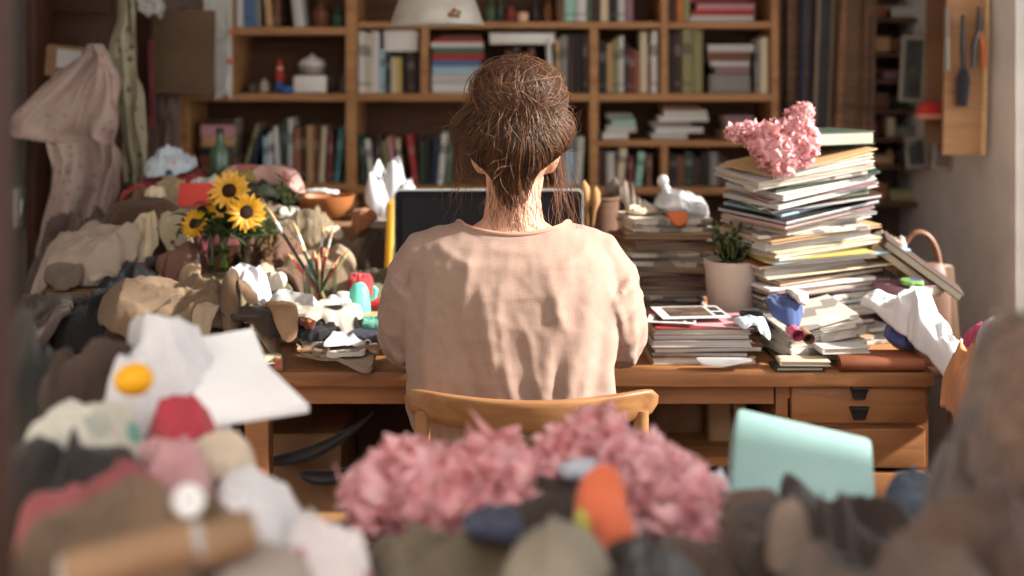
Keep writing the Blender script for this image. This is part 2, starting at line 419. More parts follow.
WALL = M('wall_plaster', (232, 226, 220), 'plain', .9, bump=.1)
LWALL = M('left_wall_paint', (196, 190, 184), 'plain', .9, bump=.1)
WHITE = M('white_paint', (238, 236, 232), 'plain', .5)
OAKD = M('dark_stained_wood', (72, 44, 30), 'wood', .55)
OAK = M('honey_wood', (172, 124, 80), 'wood', .5, col2=(140, 94, 56))
DESKW = M('desk_wood', (150, 100, 62), 'wood', .5, col2=(112, 70, 42))
CHAIRW = M('chair_wood', (150, 106, 68), 'wood', .38, col2=(122, 82, 48))
BACKP = M('bookcase_back_wood', (92, 62, 44), 'wood', .7)
def slab(name, lo, hi, mat):
    c = [(a + b) / 2 for a, b in zip(lo, hi)]; s = [b - a for a, b in zip(lo, hi)]
    return B().box((0, 0, 0), s).obj(name, mat, sm=False, loc=c)
struct(slab('floor', (-1.7, -1.6, -.1), (1.6, 4.5, 0), M('floorboards', (120, 84, 58), 'wood', .6)))
struct(slab('ceiling', (-1.7, .6, 2.6), (1.6, 4.5, 2.7), WHITE))
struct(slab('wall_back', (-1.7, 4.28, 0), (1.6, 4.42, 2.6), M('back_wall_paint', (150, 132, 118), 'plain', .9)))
struct(slab('wall_left', (-1.64, -1.6, 0), (-1.5, 4.28, 2.6), LWALL))
struct(slab('wall_light_block', (-1.64, -1.74, 0), (.35, -1.6, 2.6), LWALL))  # unseen partial wall behind the camera, added to cut fill light on the back
# right wall with a wide opening for the window
WX, WY0, WY1, WZ0, WZ1 = 1.36, 1.32, 3.24, .62, 2.26
wb = B()
wb.box((WX + .07, (WY1 + 4.28) / 2, 1.3), (.14, 4.28 - WY1, 2.6)); wb.box((WX + .07, (WY0 - 1.6) / 2, 1.3), (.14, WY0 + 1.6, 2.6))
wb.box((WX + .07, (WY0 + WY1) / 2, WZ0 / 2), (.14, WY1 - WY0, WZ0)); wb.box((WX + .07, (WY0 + WY1) / 2, (WZ1 + 2.6) / 2), (.14, WY1 - WY0, 2.6 - WZ1))
struct(wb.obj('wall_right', WALL, sm=False))
wf = B(); my = (WY0 + WY1) / 2
for y in (WY0 + .03, my, WY1 - .03): wf.box((WX + .06, y, (WZ0 + WZ1) / 2), (.05, .05, WZ1 - WZ0), bev=.006)
for z in (WZ0 + .03, WZ1 - .03): wf.box((WX + .06, my, z), (.05, WY1 - WY0, .05), bev=.006)
win = struct(wf.obj('window_1', WHITE))
for i, (a, b_) in enumerate(((WY0 + .05, my - .02), (my + .02, WY1 - .05))):
    B().box((WX + .06, (a + b_) / 2, (WZ0 + WZ1) / 2), (.004, b_ - a, WZ1 - WZ0 - .1)).obj('pane', M('window_glass', (250, 252, 253), 'glass'), win, sm=False)
B().box((WX - .01, my, WZ0 - .012), (.16, WY1 - WY0 + .1, .024), bev=.006).obj('window_sill', WHITE, win)
# door jamb at the very left, close to the camera, and a boxed pipe with a switch beside the wardrobe
jb = B().box((0, 0, 0), (.05, .06, 2.6), bev=.008).box((-.035, .02, 0), (.03, .05, 2.6), bev=.004)
struct(jb.obj('trim_1', M('door_jamb_wood', (66, 44, 34), 'wood', .6), loc=(X_(-34, .85), .85, 1.3)))
struct(B().box((0, 0, 0), (.03, .12, 2.6), bev=.005).obj('trim_2', OAKD, loc=(X_(32, 3.55), 3.6, 1.3)))
sw = tag(B().box((0, 0, 0), (.02, .075, .12), bev=.008).obj('light_switch', WHITE, loc=(-1.489, 3.62, .93)), 'white light switch on the pale wall beside the dark wooden post', 'switch')
B().box((.012, 0, 0), (.01, .03, .05), (0, .12, 0), bev=.003).obj('rocker', WHITE, sw)

# ================================================================== desk
DZ = .75; DX0, DX1, DY0, DY1 = -1.15, X_(936, 2.4), 2.4, 3.4
desk = empty('desk', (-.15, 2.9, 0)); tag(desk, 'long worn honey-coloured wooden desk with drawers, buried under papers', 'desk')
def dp(b, name, mat, **k):
    o = b.obj(name, mat, None, **k); o.parent = desk; o.matrix_parent_inverse = Matrix.Translation(-desk.location); return o
dp(B().box(((DX0 + DX1) / 2, 2.9, DZ - .016), (DX1 - DX0, 1.0, .032), bev=.006), 'desk_top', DESKW)
dp(B().box(((DX0 + .53) / 2, 2.44, DZ - .052), (.53 - DX0, .02, .04)), 'apron', DESKW)
PX0, PX1 = X_(777, 2.42), X_(930, 2.42)
pd = B(); 
pd.box((PX0 + .012, 2.88, .359), (.024, .9, .718)); pd.box((PX1 - .012, 2.88, .359), (.024, .9, .718)); pd.box(((PX0 + PX1) / 2, 3.32, .359), (PX1 - PX0 - .05, .02, .718))
pd.box(((PX0 + PX1) / 2, 2.88, .05), (PX1 - PX0 - .05, .88, .02))
for z in (.7, Z_(425.5, 2.42), .36, .08): pd.box(((PX0 + PX1) / 2, 2.44, z), (PX1 - PX0 - .048, .02, .022))
dp(pd, 'pedestal', DESKW, sm=False)
IRON = M('black_iron', (34, 30, 28), 'plain', .45)
for i, (ya, yb) in enumerate(((384.5, 423), (428, 468), (472, 512))):
    za, zb = Z_(ya, 2.42), Z_(yb, 2.42); w = X_(925, 2.42) - X_(791, 2.42); cx = (X_(925, 2.42) + X_(791, 2.42)) / 2
    dr = B().box((0, 0, 0), (w, .02, za - zb), bev=.004)
    dr.box((0, .24, -.01), (w - .03, .44, za - zb - .03))
    d = dp(dr, 'drawer', DESKW, loc=None); d.location = (cx, 2.425, (za + zb) / 2)
    for zz in ((.5, -.21) if i == 0 else (.1,)):
        h = B().prism([(-.02, .013), (.02, .013), (.011, -.013), (-.011, -.013)], -.004, .004, rot=(PI / 2, 0, 0))
        h.box((0, -.006, .009), (.034, .008, .006), bev=.002)
        ho = h.obj('handle', IRON, d, sm=False); ho.location = (0, -.013, zz * (za - zb) - (.014 if zz > .3 else 0)); ho['label'] = 'black iron trapezoid drawer pull'
for x in (DX0 + .04, X_(258, 2.45)):
    for y in (2.46, 3.34): dp(B().box((x, y, .359), (.05, .05, .718), bev=.005), 'leg', DESKW)
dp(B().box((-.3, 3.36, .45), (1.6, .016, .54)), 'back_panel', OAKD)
dp(B().box(((X_(655, 2.6) + PX0) / 2, 2.85, Z_(446, 2.6)), (PX0 - X_(655, 2.6), .7, .02)), 'low_shelf', DESKW)
dp(B().box((X_(655, 2.6), 2.85, Z_(446, 2.6) / 2 - .006), (.02, .7, Z_(446, 2.6) - .012)), 'shelf_support', DESKW)
hf_rect(DX0, DX1, DY0, DY1, DZ)

# work table in the foreground, all covered
WT = .78
wt = empty('work_table', (0, 1.1, 0)); tag(wt, 'low wooden work table under the blurred heap of clothes nearest the viewer', 'table')
def wp(b, name): 
    o = b.obj(name, OAK, None); o.parent = wt; o.matrix_parent_inverse = Matrix.Translation(-wt.location)
wp(B().box((0, 1.08, WT - .015), (1.7, 1.0, .03), bev=.005), 'table_top')
for x in (-.8, .8):
    for y in (.63, 1.53): wp(B().box((x, y, (WT - .03) / 2), (.05, .05, WT - .03), bev=.004), 'leg')
hf_rect(-.85, .85, .58, 1.58, WT)

# ================================================================== bookcase
BY = 4.0
bc = empty('bookcase', (0, BY, 0)); tag(bc, 'tall honey-coloured wooden bookcase along the far wall crammed with books', 'bookcase')
def bp(b, name, mat=OAK):
    o = b.obj(name, mat, None, sm=False); o.parent = bc; o.matrix_parent_inverse = Matrix.Translation((0, -BY, 0)); return o
def upright(px, wpx, yt, yb):
    zt = Z_(yt, BY) if yt is not None else 2.2; zb = Z_(yb, BY) if yb is not None else .0
    bp(B().box((X_(px, BY), BY + .13, (zt + zb) / 2), (wpx / F * BY, .26, zt - zb), bev=.003), 'upright')
def shelf(py, x0, x1, t=7.6):
    bp(B().box(((X_(x0, BY) + X_(x1, BY)) / 2, BY + .13, Z_(py, BY)), (X_(x1, BY) - X_(x0, BY), .258, t / F * BY), bev=.003), 'shelf_board')
S31, S25, S97, S143, S187 = 31, 25, 97.5, 143.5, 187
upright(184, 10, 94, None); upright(351, 11, None, None); upright(424.5, 8, 28.5, 94); upright(594, 9, 28.5, None)
upright(664.5, 7.5, None, 94); upright(664.5, 7, 147, None); upright(775, 8, None, None); upright(230, 7, None, 94)
shelf(S31, 233.5, 345.5); shelf(S25, 357, 660.7, 6.5); shelf(S25, 668.3, 771, 6.5)
shelf(S97, 180, 345.5); shelf(S97, 356.5, 589.5); shelf(S97, 598.5, 771); shelf(S143, 598.5, 771, 6)
shelf(S187, 189, 345.5, 6.5); shelf(S187 + 3, 356.5, 589.5); shelf(S187 + 4, 598.5, 661); shelf(S187 + 4, 668, 771); shelf(-45, 233.5, 345.5); shelf(-45, 356.5, 660.7); shelf(-45, 668.3, 771)
bp(B().box(((X_(230, BY) + X_(778, BY)) / 2, BY + .268, 1.1), (X_(778, BY) - X_(230, BY), .012, 2.2)), 'back_panel', BACKP)
bp(B().box(((X_(180, BY) + X_(230, BY)) / 2 - .001, BY + .268, Z_(95, BY) / 2), (X_(230, BY) - X_(180, BY), .012, Z_(95, BY))), 'back_panel', BACKP)

# ================================================================== chair
ch = empty('wooden_chair', (X_(532, 2.05), 2.2, 0)); tag(ch, 'honey-coloured wooden chair with a curved top rail, behind the seated woman', 'chair')
def cp(b, name, **k):
    o = b.obj(name, CHAIRW, ch, **k); return o
# local coordinates about the chair's centre
rail = B(); n = 40; W = .222
zc = Z_(416, 2.03); hh = .030
rows = []
for i in range(n + 1):
    u = -1 + 2 * i / n; x = u * W; y = -.178 + .085 * u * u
    e = (1 - abs(u) ** 14) ** .5 if abs(u) < 1 else 0
    h = hh * (.35 + .65 * e) * (1.0 - .12 * u * u); t = .0125 * (.45 + .55 * e)
    ring = []
    for k in range(14):
        a = 2 * PI * k / 14; c, s = math.cos(a), math.sin(a)
        ring.append((x, y + t * math.copysign(abs(c) ** .5, c) - .008 * s, zc + .006 * u * u + h * math.copysign(abs(s) ** .6, s)))
    rows.append(ring)
bmv = [[rail.bm.verts.new(p) for p in r] for r in rows]
for a, b_ in zip(bmv, bmv[1:]):
    for k in range(14): rail.bm.faces.new((a[k], a[(k + 1) % 14], b_[(k + 1) % 14], b_[k]))
rail.bm.faces.new(bmv[0]); rail.bm.faces.new(bmv[-1][::-1])
cp(rail, 'top_rail', angle=60)
for s in (-1, 1):
    cp(B().tube([(s * .19, -.118, zc - .005), (s * .188, -.125, .6), (s * .183, -.15, .45), (s * .18, -.2, .0)], [.013, .014, .016, .013], 14), 'back_post')
    cp(B().tube([(s * .17, .2, .44), (s * .185, .215, 0)], [.017, .012], 14), 'leg')
    cp(B().tube([(s * .182, -.175, .2), (s * .178, .205, .2)], .009, 10), 'stretcher')
cp(B().tube([(-.18, .01, .2), (.18, .01, .2)], .009, 10), 'stretcher')
seat = B().loft([(0, .02, .432, .19, .19, 3.5), (0, .02, .436, .2, .2, 3.5), (0, .02, .452, .2, .2, 3.5), (0, .02, .456, .19, .19, 3.5)], 48)
cp(seat, 'seat', angle=60)
sp = B().tube([(-.188, -.118, .62), (0, -.165, .62), (.188, -.118, .62)], .011, 10); cp(sp, 'lower_rail')

# ================================================================== laptop
LM = M('brushed_silver', (186, 190, 186), 'plain', .35, spec=.6); SCR = M('dark_screen_glass', (22, 20, 22), 'plain', .4, spec=.15)
LY = 2.84; lx = (X_(394, LY) + X_(583.5, LY)) / 2; lw = X_(583.5, LY) - X_(394, LY); lz = Z_(189, LY)
lap = empty('laptop', (lx, LY, DZ)); tag(lap, 'large silver-edged laptop with a black screen in front of the woman', 'laptop')
B().box((0, -.16, .01), (lw, .3, .018), bev=.008, seg=3).obj('base', LM, lap)
kb = B().box((0, -.135, .0192), (lw * .82, .12, .002)).obj('keyboard', SCR, lap)
B().box((0, -.255, .0192), (.12, .075, .0014), bev=.001).obj('trackpad', LM, lap)
def lid(zt, zb, wd, t, r): # a rounded upright panel
    pts = []
    for cx, cz, a0 in ((wd / 2 - r, zt - r, 0), (-wd / 2 + r, zt - r, 90), (-wd / 2 + r, zb + r, 180), (wd / 2 - r, zb + r, 270)):
        for k in range(7):
            a = math.radians(a0 + 15 * k); pts.append((cx + r * math.cos(a), cz + r * math.sin(a)))
    return B().prism(pts, -t / 2, t / 2, rot=(PI / 2, 0, 0))
lo = lid(lz - DZ, .018, lw, .009, .014).obj('lid', LM, lap, angle=30)
s_ = lid(lz - DZ - .004, .022, lw - .008, .002, .012).obj('screen', SCR, lo, angle=30); s_.location = (0, -.0052, 0)
dsp = lid(lz - DZ - .022, .045, lw - .04, .0012, .003).obj('display', M('display_off', (30, 29, 33), 'plain', .4, spec=.15), lo, angle=30); dsp.location = (0, -.0066, 0)
occupy(lx, LY - .15, lw / 2, .17, DZ + .02); 
# ================================================================== the seated woman
SKIN = M('skin', (226, 176, 150), 'skin', .5, col2=(214, 156, 128))
per = B(); 
# continuous body: head, neck, torso, arms, hands, legs, feet
HC = Vector((.006, 2.295, 1.2))
per.ball(HC + Vector((0, -.005, .022)), (.076, .094, .098)); per.ball(HC + Vector((0, .045, -.055)), (.056, .054, .07)); per.ball(HC + Vector((0, .075, -.1)), (.028, .02, .022))
per.tube([HC + Vector((0, .085, .01)), HC + Vector((0, .104, -.022)), HC + Vector((0, .1, -.036))], [.008, .013, .014], 10)
per.tube([HC + Vector((-.022, .088, -.066)), HC + Vector((0, .098, -.066)), HC + Vector((.022, .088, -.066))], [.006, .009, .006], 8)
per.tube([(.004, 2.272, 1.0), (.002, 2.27, 1.07), (.003, 2.278, 1.11), (.004, 2.29, 1.16)], [.075, .058, .052, .054], 20)
for s in (-1, 1):
    per.ball(HC + Vector((s * .071, -.024, -.012)), (.013, .017, .033), (.15, s * .35, s * -.5))
per.loft([(0, 2.225, .5, .165, .11, 2.4), (0, 2.225, .6, .15, .1, 2.3), (0, 2.235, .72, .135, .088, 2.3), (0, 2.25, .86, .15, .098, 2.3), (0, 2.255, .96, .165, .1, 2.4), (0, 2.258, 1.01, .15, .082, 2.2), (0, 2.262, 1.045, .1, .06, 2), (0, 2.265, 1.07, .06, .05, 2)])
ELB = {}
for s in (-1, 1):
    sh, el, wr = Vector((s * .16, 2.255, 1.0)), Vector((s * .212, 2.33, .822)), Vector((s * .115, 2.535, .79))
    per.tube([sh, sh.lerp(el, .5), el, el.lerp(wr, .35), wr], [.042, .038, .034, .034, .025], 14)
    per.ball(sh, .043)
    pc = wr + Vector((-s * .022, .05, -.002)); per.ball(pc, (.04, .05, .014), (-.1, 0, s * .25))
    per.tube([wr, pc], [.024, .026], 12, flat=.7)
    for k, (dx, ln) in enumerate(((-.028, .05), (-.01, .06), (.009, .056), (.027, .043))):
        a = pc + Vector((-s * dx * -1 if False else dx, .042 - abs(dx) * .25, .004))
        per.tube([a, a + Vector((dx * .15, ln * .45, .006)), a + Vector((dx * .2, ln * .8, -.001)), a + Vector((dx * .2, ln, -.012))], [.0095, .009, .008, .0068], 8)
    a = pc + Vector((-s * .032, -.012, -.002))
    per.tube([a, a + Vector((-s * .02, .026, 0)), a + Vector((-s * .026, .052, -.004))], [.012, .0105, .008], 8)
    hip, kn, an = Vector((s * .085, 2.23, .56)), Vector((s * .12, 2.62, .56)), Vector((s * .11, 2.6, .09))
    per.tube([hip, hip.lerp(kn, .5), kn, kn.lerp(an, .35), an], [.075, .07, .056, .052, .036], 16)
    per.ball(kn, .056); per.tube([an, an + Vector((0, .06, -.045)), an + Vector((s * .01, .15, -.06))], [.036, .034, .026], 12)
body = remeshed(per.me(), .0042, 5, .5)
person = link('person', body, SKIN)
tag(person, 'woman seated with her back to us, messy brown bun and loose pink-beige top', 'person')
for s in (-1, 1):
    B().ball(HC + Vector((s * .03, .079, -.002)), .012).obj('eye', M('eye_white', (236, 232, 226), 'plain', .2), person)

# ---- shirt: torso and batwing sleeves grown together, then folded
sh_ = B()
sh_.loft([(-.003, 2.222, .70, .178, .108, 2.5), (-.003, 2.222, .745, .184, .112, 2.5), (-.002, 2.228, .82, .192, .118, 2.5), (-.002, 2.238, .9, .194, .122, 2.5), (0, 2.246, .96, .192, .120, 2.5),
          (0, 2.252, 1.005, .190, .110, 2.4), (0, 2.258, 1.035, .180, .092, 2.2), (0.002, 2.263, 1.056, .150, .074, 2.1), (.002, 2.266, 1.074, .104, .066, 2), (.002, 2.268, 1.088, .074, .060, 2)], 64)
for s in (-1, 1):
    o = -.004 if s < 0 else 0.004
    sh_.tube([(s * .110 + o, 2.258, 1.02), (s * .152 + o, 2.26, 1.004), (s * .178 + o, 2.274, .962), (s * .198 + o, 2.298, .90), (s * .205 + o, 2.318, .845), (s * .200 + o, 2.35, .824), (s * .178 + o, 2.405, .822), (s * .155 + o, 2.47, .815)],
             [.052, .056, .054, .05, .049, .05, .046, .044], 20)
    sh_.tube([(s * .15 + o, 2.25, .95), (s * .185 + o, 2.28, .87), (s * .178 + o, 2.29, .82)], [.075, .06, .045], 18)
me = remeshed(sh_.me(), .0042, 14, .5)
nv = len(me.vertices); co = np.empty(nv * 3, 'f'); no = np.empty(nv * 3, 'f')
me.vertices.foreach_get('co', co); me.vertices.foreach_get('normal', no); co = co.reshape(-1, 3).astype(float); no = no.reshape(-1, 3).astype(float)
# where each point of the back lies, in pixels of a drawing of the shirt seen from behind (pattern space of the folds: 545 px = 1 m)
px = 512 + co[:, 0] * 545; py = 60 + (CAMZ - co[:, 2]) * 545
back = smooth(.35, -.15, no[:, 1])
folds = [  # x1,y1, x2,y2, width, height mm : soft gathers of the cloth
    (470, 255, 522, 440, 12, 9), (452, 280, 490, 440, 9, -7), (492, 290, 512, 440, 7, -5), (600, 262, 545, 440, 13, 9), (618, 268, 585, 440, 10, -8), (566, 250, 530, 440, 10, 6), (548, 300, 560, 440, 8, -5), (588, 330, 566, 440, 7, 6),
    (428, 280, 438, 440, 9, 6), (412, 270, 402, 420, 8, 5), (400, 300, 408, 420, 6, -4), (440, 330, 458, 440, 7, 5), (620, 280, 604, 430, 9, 8), (614, 300, 618, 420, 7, -8), (630, 285, 637, 400, 6, 6), (606, 258, 628, 360, 7, 5), (384, 340, 398, 378, 5, 4),
    (625, 350, 641, 378, 5, 5), (430, 238, 476, 264, 6, 3), (600, 243, 552, 264, 6, 3), (470, 246, 556, 250, 5, 2), (520, 300, 535, 380, 6, 3), (505, 258, 498, 340, 6, 3), (478, 240, 456, 330, 8, 4), (540, 244, 566, 330, 8, 4)]
disp = np.zeros(nv)
for x1, y1, x2, y2, w, a in folds:
    dx, dy = x2 - x1, y2 - y1; L2 = dx * dx + dy * dy
    wob = 4 * vn(py * .03, px * .01, int(abs(a * 7)) + int(w))
    w *= .85; t = ((px + wob - x1) * dx + (py - y1) * dy) / L2; tc_ = np.clip(t, 0, 1)
    d = np.hypot(px + wob - x1 - tc_ * dx, py - y1 - tc_ * dy)
    disp += a * .0011 * np.exp(-(d / w) ** 2) * smooth(-.1, .55, t) * (1 - smooth(.8, 1.1, t))
ang = np.arctan2(co[:, 0], -(co[:, 1] - 2.25)) * 1.0
r1 = 1 - np.abs(vn(px * .022 + .3 * vn(px * .02, py * .02, 5), py * .009, 21)); r2 = 1 - np.abs(vn(px * .05, py * .02, 22)); r3 = 1 - np.abs(vn(px * .03 + py * .02, py * .05, 23))
low = smooth(225, 300, py)
fine = .0038 * r1 * low + .0026 * r2 * low + .0018 * r3 + .0008 * vn(px * .12, py * .12, 24)
slv = smooth(.165, .2, np.abs(co[:, 0])); fine += slv * .004 * (1 - np.abs(vn(px * .03 + py * .05, py * .035 + co[:, 1] * 20, 25)))
hem = smooth(385, 402, py) * (np.abs(co[:, 0]) < .19); fine += hem * .006
disp = disp * (.15 + .85 * back) + fine - .004
neck = smooth(.105, .07, np.hypot(co[:, 0], (co[:, 1] - 2.27))) * smooth(1.03, 1.05, co[:, 2]); disp *= 1 - neck
co += no * disp[:, None]
me.vertices.foreach_set('co', co.astype('f').ravel()); me.update()
def neck_z(x, y): # height of the neckline by direction from the neck
    c, s = x / (math.hypot(x, y) + 1e-9), y / (math.hypot(x, y) + 1e-9)
    return 1.073 - .018 * max(0, -s) ** 1.3 - .05 * max(0, s)
bmn = bmesh.new(); bmn.from_mesh(me)
from mathutils.bvhtree import BVHTree
bvn = BVHTree.FromBMesh(bmn); ring = []
for i in range(57):
    a = 2 * PI * i / 56; d = Vector((math.cos(a), math.sin(a), 0)); zz = neck_z(d.x, d.y)
    h = bvn.ray_cast(Vector((.002, 2.268, zz)) + d * .16, -d)[0]; ring.append(h if h else Vector((.002, 2.268, zz)) + d * .08)
kill = [v for v in bmn.verts if math.hypot(v.co.x - .002, v.co.y - 2.268) < .15 and v.co.z > neck_z(v.co.x - .002, v.co.y - 2.268) + .001]
bmesh.ops.delete(bmn, geom=kill, context='VERTS'); bmn.to_mesh(me); bmn.free()
SHIRT = M('rose_beige_linen', (153, 126, 112), 'linen', .85, col2=(127, 103, 90))
shirt = link('shirt', me, SHIRT, person); 
sm_ = shirt.modifiers.new('s', 'SUBSURF'); sm_.levels = 1; sm_.render_levels = 1
# collar band round the neck, cuffs
cb = B(); pts = [sum((ring[(i + k) % 56] for k in (-2, -1, 0, 1, 2)), Vector()) / 5 for i in range(56)]; pts.append(pts[0])
cb.tube(pts, .0045, 10, cap=False); cb.obj('collar', M('collar_linen', (170, 130, 112), 'linen', .9), shirt)  # collar band in its own even linen colour
for s in (-1, 1):
    q = Vector((s * .155 + s * .004, 2.472, .815)); dr = Vector((-s * .4, 1, -.1)).normalized(); e = Vector((0, 0, 1)).cross(dr).normalized(); f = dr.cross(e)
    B().tube([q + (e * math.cos(2 * PI * i / 24) + f * math.sin(2 * PI * i / 24)) * .041 for i in range(25)], .0035, 8, cap=False).obj('cuff', SHIRT, shirt)
tr = B()
for s in (-1, 1):
    hip, kn, an = Vector((s * .085, 2.23, .562)), Vector((s * .12, 2.62, .562)), Vector((s * .11, 2.6, .1))
    tr.tube([hip, hip.lerp(kn, .5), kn, kn.lerp(an, .4), an], [.088, .082, .068, .064, .055], 18); tr.ball(kn, .073)
tr.loft([(0, 2.225, .478, .165, .11, 2.4), (0, 2.225, .55, .168, .108, 2.4), (0, 2.23, .715, .15, .1, 2.3)])
link('trousers', remeshed(tr.me(), .008, 4), M('brown_trousers', (78, 62, 56), 'cloth', .9), person)
for s in (-1, 1):
    B().tube([(s * .11, 2.58, .045), (s * .112, 2.66, .045), (s * .12, 2.76, .034), (s * .122, 2.8, .026)], [.04, .043, .038, .02], 16).obj('shoe', M('dark_shoe', (50, 40, 36), 'plain', .5), person)

# ---- hair
rs = np.random.RandomState(4)
HO = np.array([.002, 2.285, 1.212])
PHI = np.radians([-90, -78, -66, -54, -42, -28, -14, 0, 15, 30, 45, 60, 75, 90])
RXP = np.array([.12, .11, .1, .083, .069, .074, .092, .114, .121, .117, .111, .104, .098, .096])
RYP = np.array([.14, .14, .14, .137, .116, .110, .112, .116, .116, .112, .106, .1, .097, .096])
def RAD(d):
    ph = np.arcsin(np.clip(d[..., 2], -1, 1)); rx = np.interp(ph, PHI, RXP); ry = np.interp(ph, PHI, RYP)
    h = np.hypot(d[..., 0], d[..., 1]) + 1e-9; cx = d[..., 0] / h; cy = d[..., 1] / h
    r = 1 / np.sqrt((cx / rx) ** 2 + (cy / ry) ** 2)
    asym = 1 + .03 * vn(np.arctan2(cx, -cy) * 2.2 + 3, ph * 2.4, 31)
    return r * asym
def hairline(az):
    """lowest elevation the hair reaches, by angle from straight back (0) to the face (pi)"""
    return np.interp(np.abs(az), [0, .3, .55, .8, 1.0, 1.2, 1.5, 1.8, 2.3, 3.15], np.radians([-59, -58, -54, -42, -25, -8, 0, 6, 20, 30]))
BUN = np.array([.011, 2.243, 1.308])
hb = B(); n1, n2 = 64, 40; grid = []
for j in range(n2 + 1):
    row = []
    for i in range(n1):
        az = -PI + 2 * PI * i / n1; lo = float(hairline(az)); ph = lo + (PI / 2 - .003 - lo) * j / n2
        d = np.array([math.sin(az) * math.cos(ph), -math.cos(az) * math.cos(ph), math.sin(ph)]); tuck = .8 + .2 * min(1, j / 4)
        gro = .0035 * float(vn(az * 9 + ph * 2, ph * 1.5, 33)) + .002 * float(vn(az * 26, ph * 2, 34))
        row.append(hb.bm.verts.new(HO + d * (float(RAD(d)) * tuck - .006 + gro)))
    grid.append(row)
for a, b_ in zip(grid, grid[1:]):
    for i in range(n1): hb.bm.faces.new((a[i], a[(i + 1) % n1], b_[(i + 1) % n1], b_[i]))
hb.bm.faces.new(grid[0])
HAIRB = M('brown_hair_mass', (70, 46, 32), 'plain', .55, col2=(44, 28, 20), scale=6)
hair = hb.obj('hair', HAIRB, person, angle=80)
HAIR = M('brown_hair_strands', (138, 92, 58), 'hair', .48, col2=(44, 26, 18))
class Strands:
    def __init__(s): s.v = []; s.f = []; s.t = []; s.n = 0
    def add(s, p, r, tone):
        k = len(p); t = np.gradient(p, axis=0); t /= np.linalg.norm(t, axis=1)[:, None] + 1e-9
        up = np.array([.3, .2, .93]); u = np.cross(t, up); u /= np.linalg.norm(u, axis=1)[:, None] + 1e-9; w = np.cross(t, u)
        rad = r * np.concatenate([np.linspace(.6, 1, k // 3), np.ones(k - 2 * (k // 3)), np.linspace(1, .35, k // 3)])
        for q in range(3):
            a = 2 * PI * q / 3; s.v.append(p + (u * math.cos(a) + w * math.sin(a)) * rad[:, None])
        b0 = s.n
        for i in range(k - 1):
            for q in range(3):
                a, b_ = b0 + q * k + i, b0 + ((q + 1) % 3) * k + i
                s.f.append((a, b_, b_ + 1, a + 1))
        s.n += 3 * k; s.t += [tone] * (3 * k)
    def build(s, name, parent):
        m = mesh(np.concatenate(s.v), s.f, True); at = m.attributes.new('tone', 'FLOAT', 'POINT'); at.data.foreach_set('value', np.array(s.t, 'f'))
        return link(name, m, HAIR, parent)
def slerp(a, b_, t):
    om = math.acos(float(np.clip(a @ b_, -1, 1))); t = t[:, None]
    return (np.sin((1 - t) * om) * a + np.sin(t * om) * b_) / math.sin(om)
st = Strands(); bd = np.array([.008, -.1, .083]); bd /= np.linalg.norm(bd)
clump = {}
for k in range(5600):
    az = rs.uniform(-2.4, 2.4); lo = float(hairline(az)); ph = lo + abs(rs.normal(0, .3)) + (rs.uniform(0, 1.0) if rs.rand() < .6 else 0)
    if ph > 1.2: continue
    d0 = np.array([math.sin(az) * math.cos(ph), -math.cos(az) * math.cos(ph), math.sin(ph)])
    if d0 @ bd > .97: continue
    t = np.linspace(0, rs.uniform(.75, 1.0), 14); d = slerp(d0, bd, t)
    cl = int((az + 3) * 7); w1, w2 = clump.setdefault(cl, (rs.normal(0, .06), rs.normal(0, .05)))
    side = np.cross(d0, bd); side /= np.linalg.norm(side) + 1e-9
    d = d + side[None, :] * ((w1 * np.sin(PI * t) + w2 * np.sin(2 * PI * t) + rs.normal(0, .035) * np.sin(PI * t) + .012 * np.sin(t * 9 + rs.uniform(0, 6)))[:, None]); d /= np.linalg.norm(d, axis=1)[:, None]
    lift = .0005 + abs(rs.normal(0, .0042)) * np.sin(PI * np.clip(t, 0, 1)) ** .7 + (.006 * rs.rand() if rs.rand() < .06 else 0) * t
    p = HO + d * (RAD(d) + lift - .004)[:, None]
    st.add(p, rs.uniform(.00032, .00068), float(np.clip(rs.beta(1.6, 2.6) + .25 * vn(az * 6, 0, 40), 0, 1)))
st.build('hair_strands', hair)
# the bun: loops of hair wound round a core
core = B().ball((0, 0, 0), 1, sub=4)
for v in core.bm.verts:
    c = v.co.copy(); g = 1 + .09 * float(vn(c.x * 2.4 + 4, c.z * 2.4 + c.y * 2, 41)) + .05 * float(vn(c.x * 7, c.z * 5 + c.y * 6, 42)); v.co = Vector((c.x * .07 * g, c.y * .064 * g, c.z * .056 * g))
bun = core.obj('bun', HAIRB, hair, angle=180, loc=tuple(BUN))
sb = Strands()
for k in range(2200):
    ax = rs.normal(0, 1, 3); k0 = np.array([.1, -.75, -.62]) + rs.normal(0, .16, 3); k0 /= np.linalg.norm(k0)
    if k % 3: ax = np.cross(k0, ax)
    ax /= np.linalg.norm(ax); u = (k0 if k % 3 else np.cross(ax, [.3, .5, .8])); u = u / np.linalg.norm(u); w = np.cross(ax, u); off = rs.normal(0, .12 if k % 3 else .35)
    a0 = rs.normal(0, .25) if k % 3 else rs.uniform(0, 2 * PI); ln = rs.uniform(1.2, 3.2); t = np.linspace(0, 1, 14); a = a0 + ln * t
    o2 = np.clip(off + .12 * np.sin(t * 5 + k), -.85, .85); s_2 = np.sqrt(1 - o2 ** 2)
    p = ax * o2[:, None] + (u * np.cos(a)[:, None] + w * np.sin(a)[:, None]) * s_2[:, None]
    rr = 1.0 + abs(rs.normal(0, .12)) + .13 * float(vn(u[0] * 3 + 7, u[2] * 3, 44)) + (.25 * rs.rand() * t ** 2 if rs.rand() < .1 else 0)
    sb.add(p * (np.array([.073, .066, .059]) * (rr if np.isscalar(rr) else rr[:, None])), rs.uniform(.00032, .00068), float(np.clip(rs.beta(1.8, 2.2), 0, 1)))
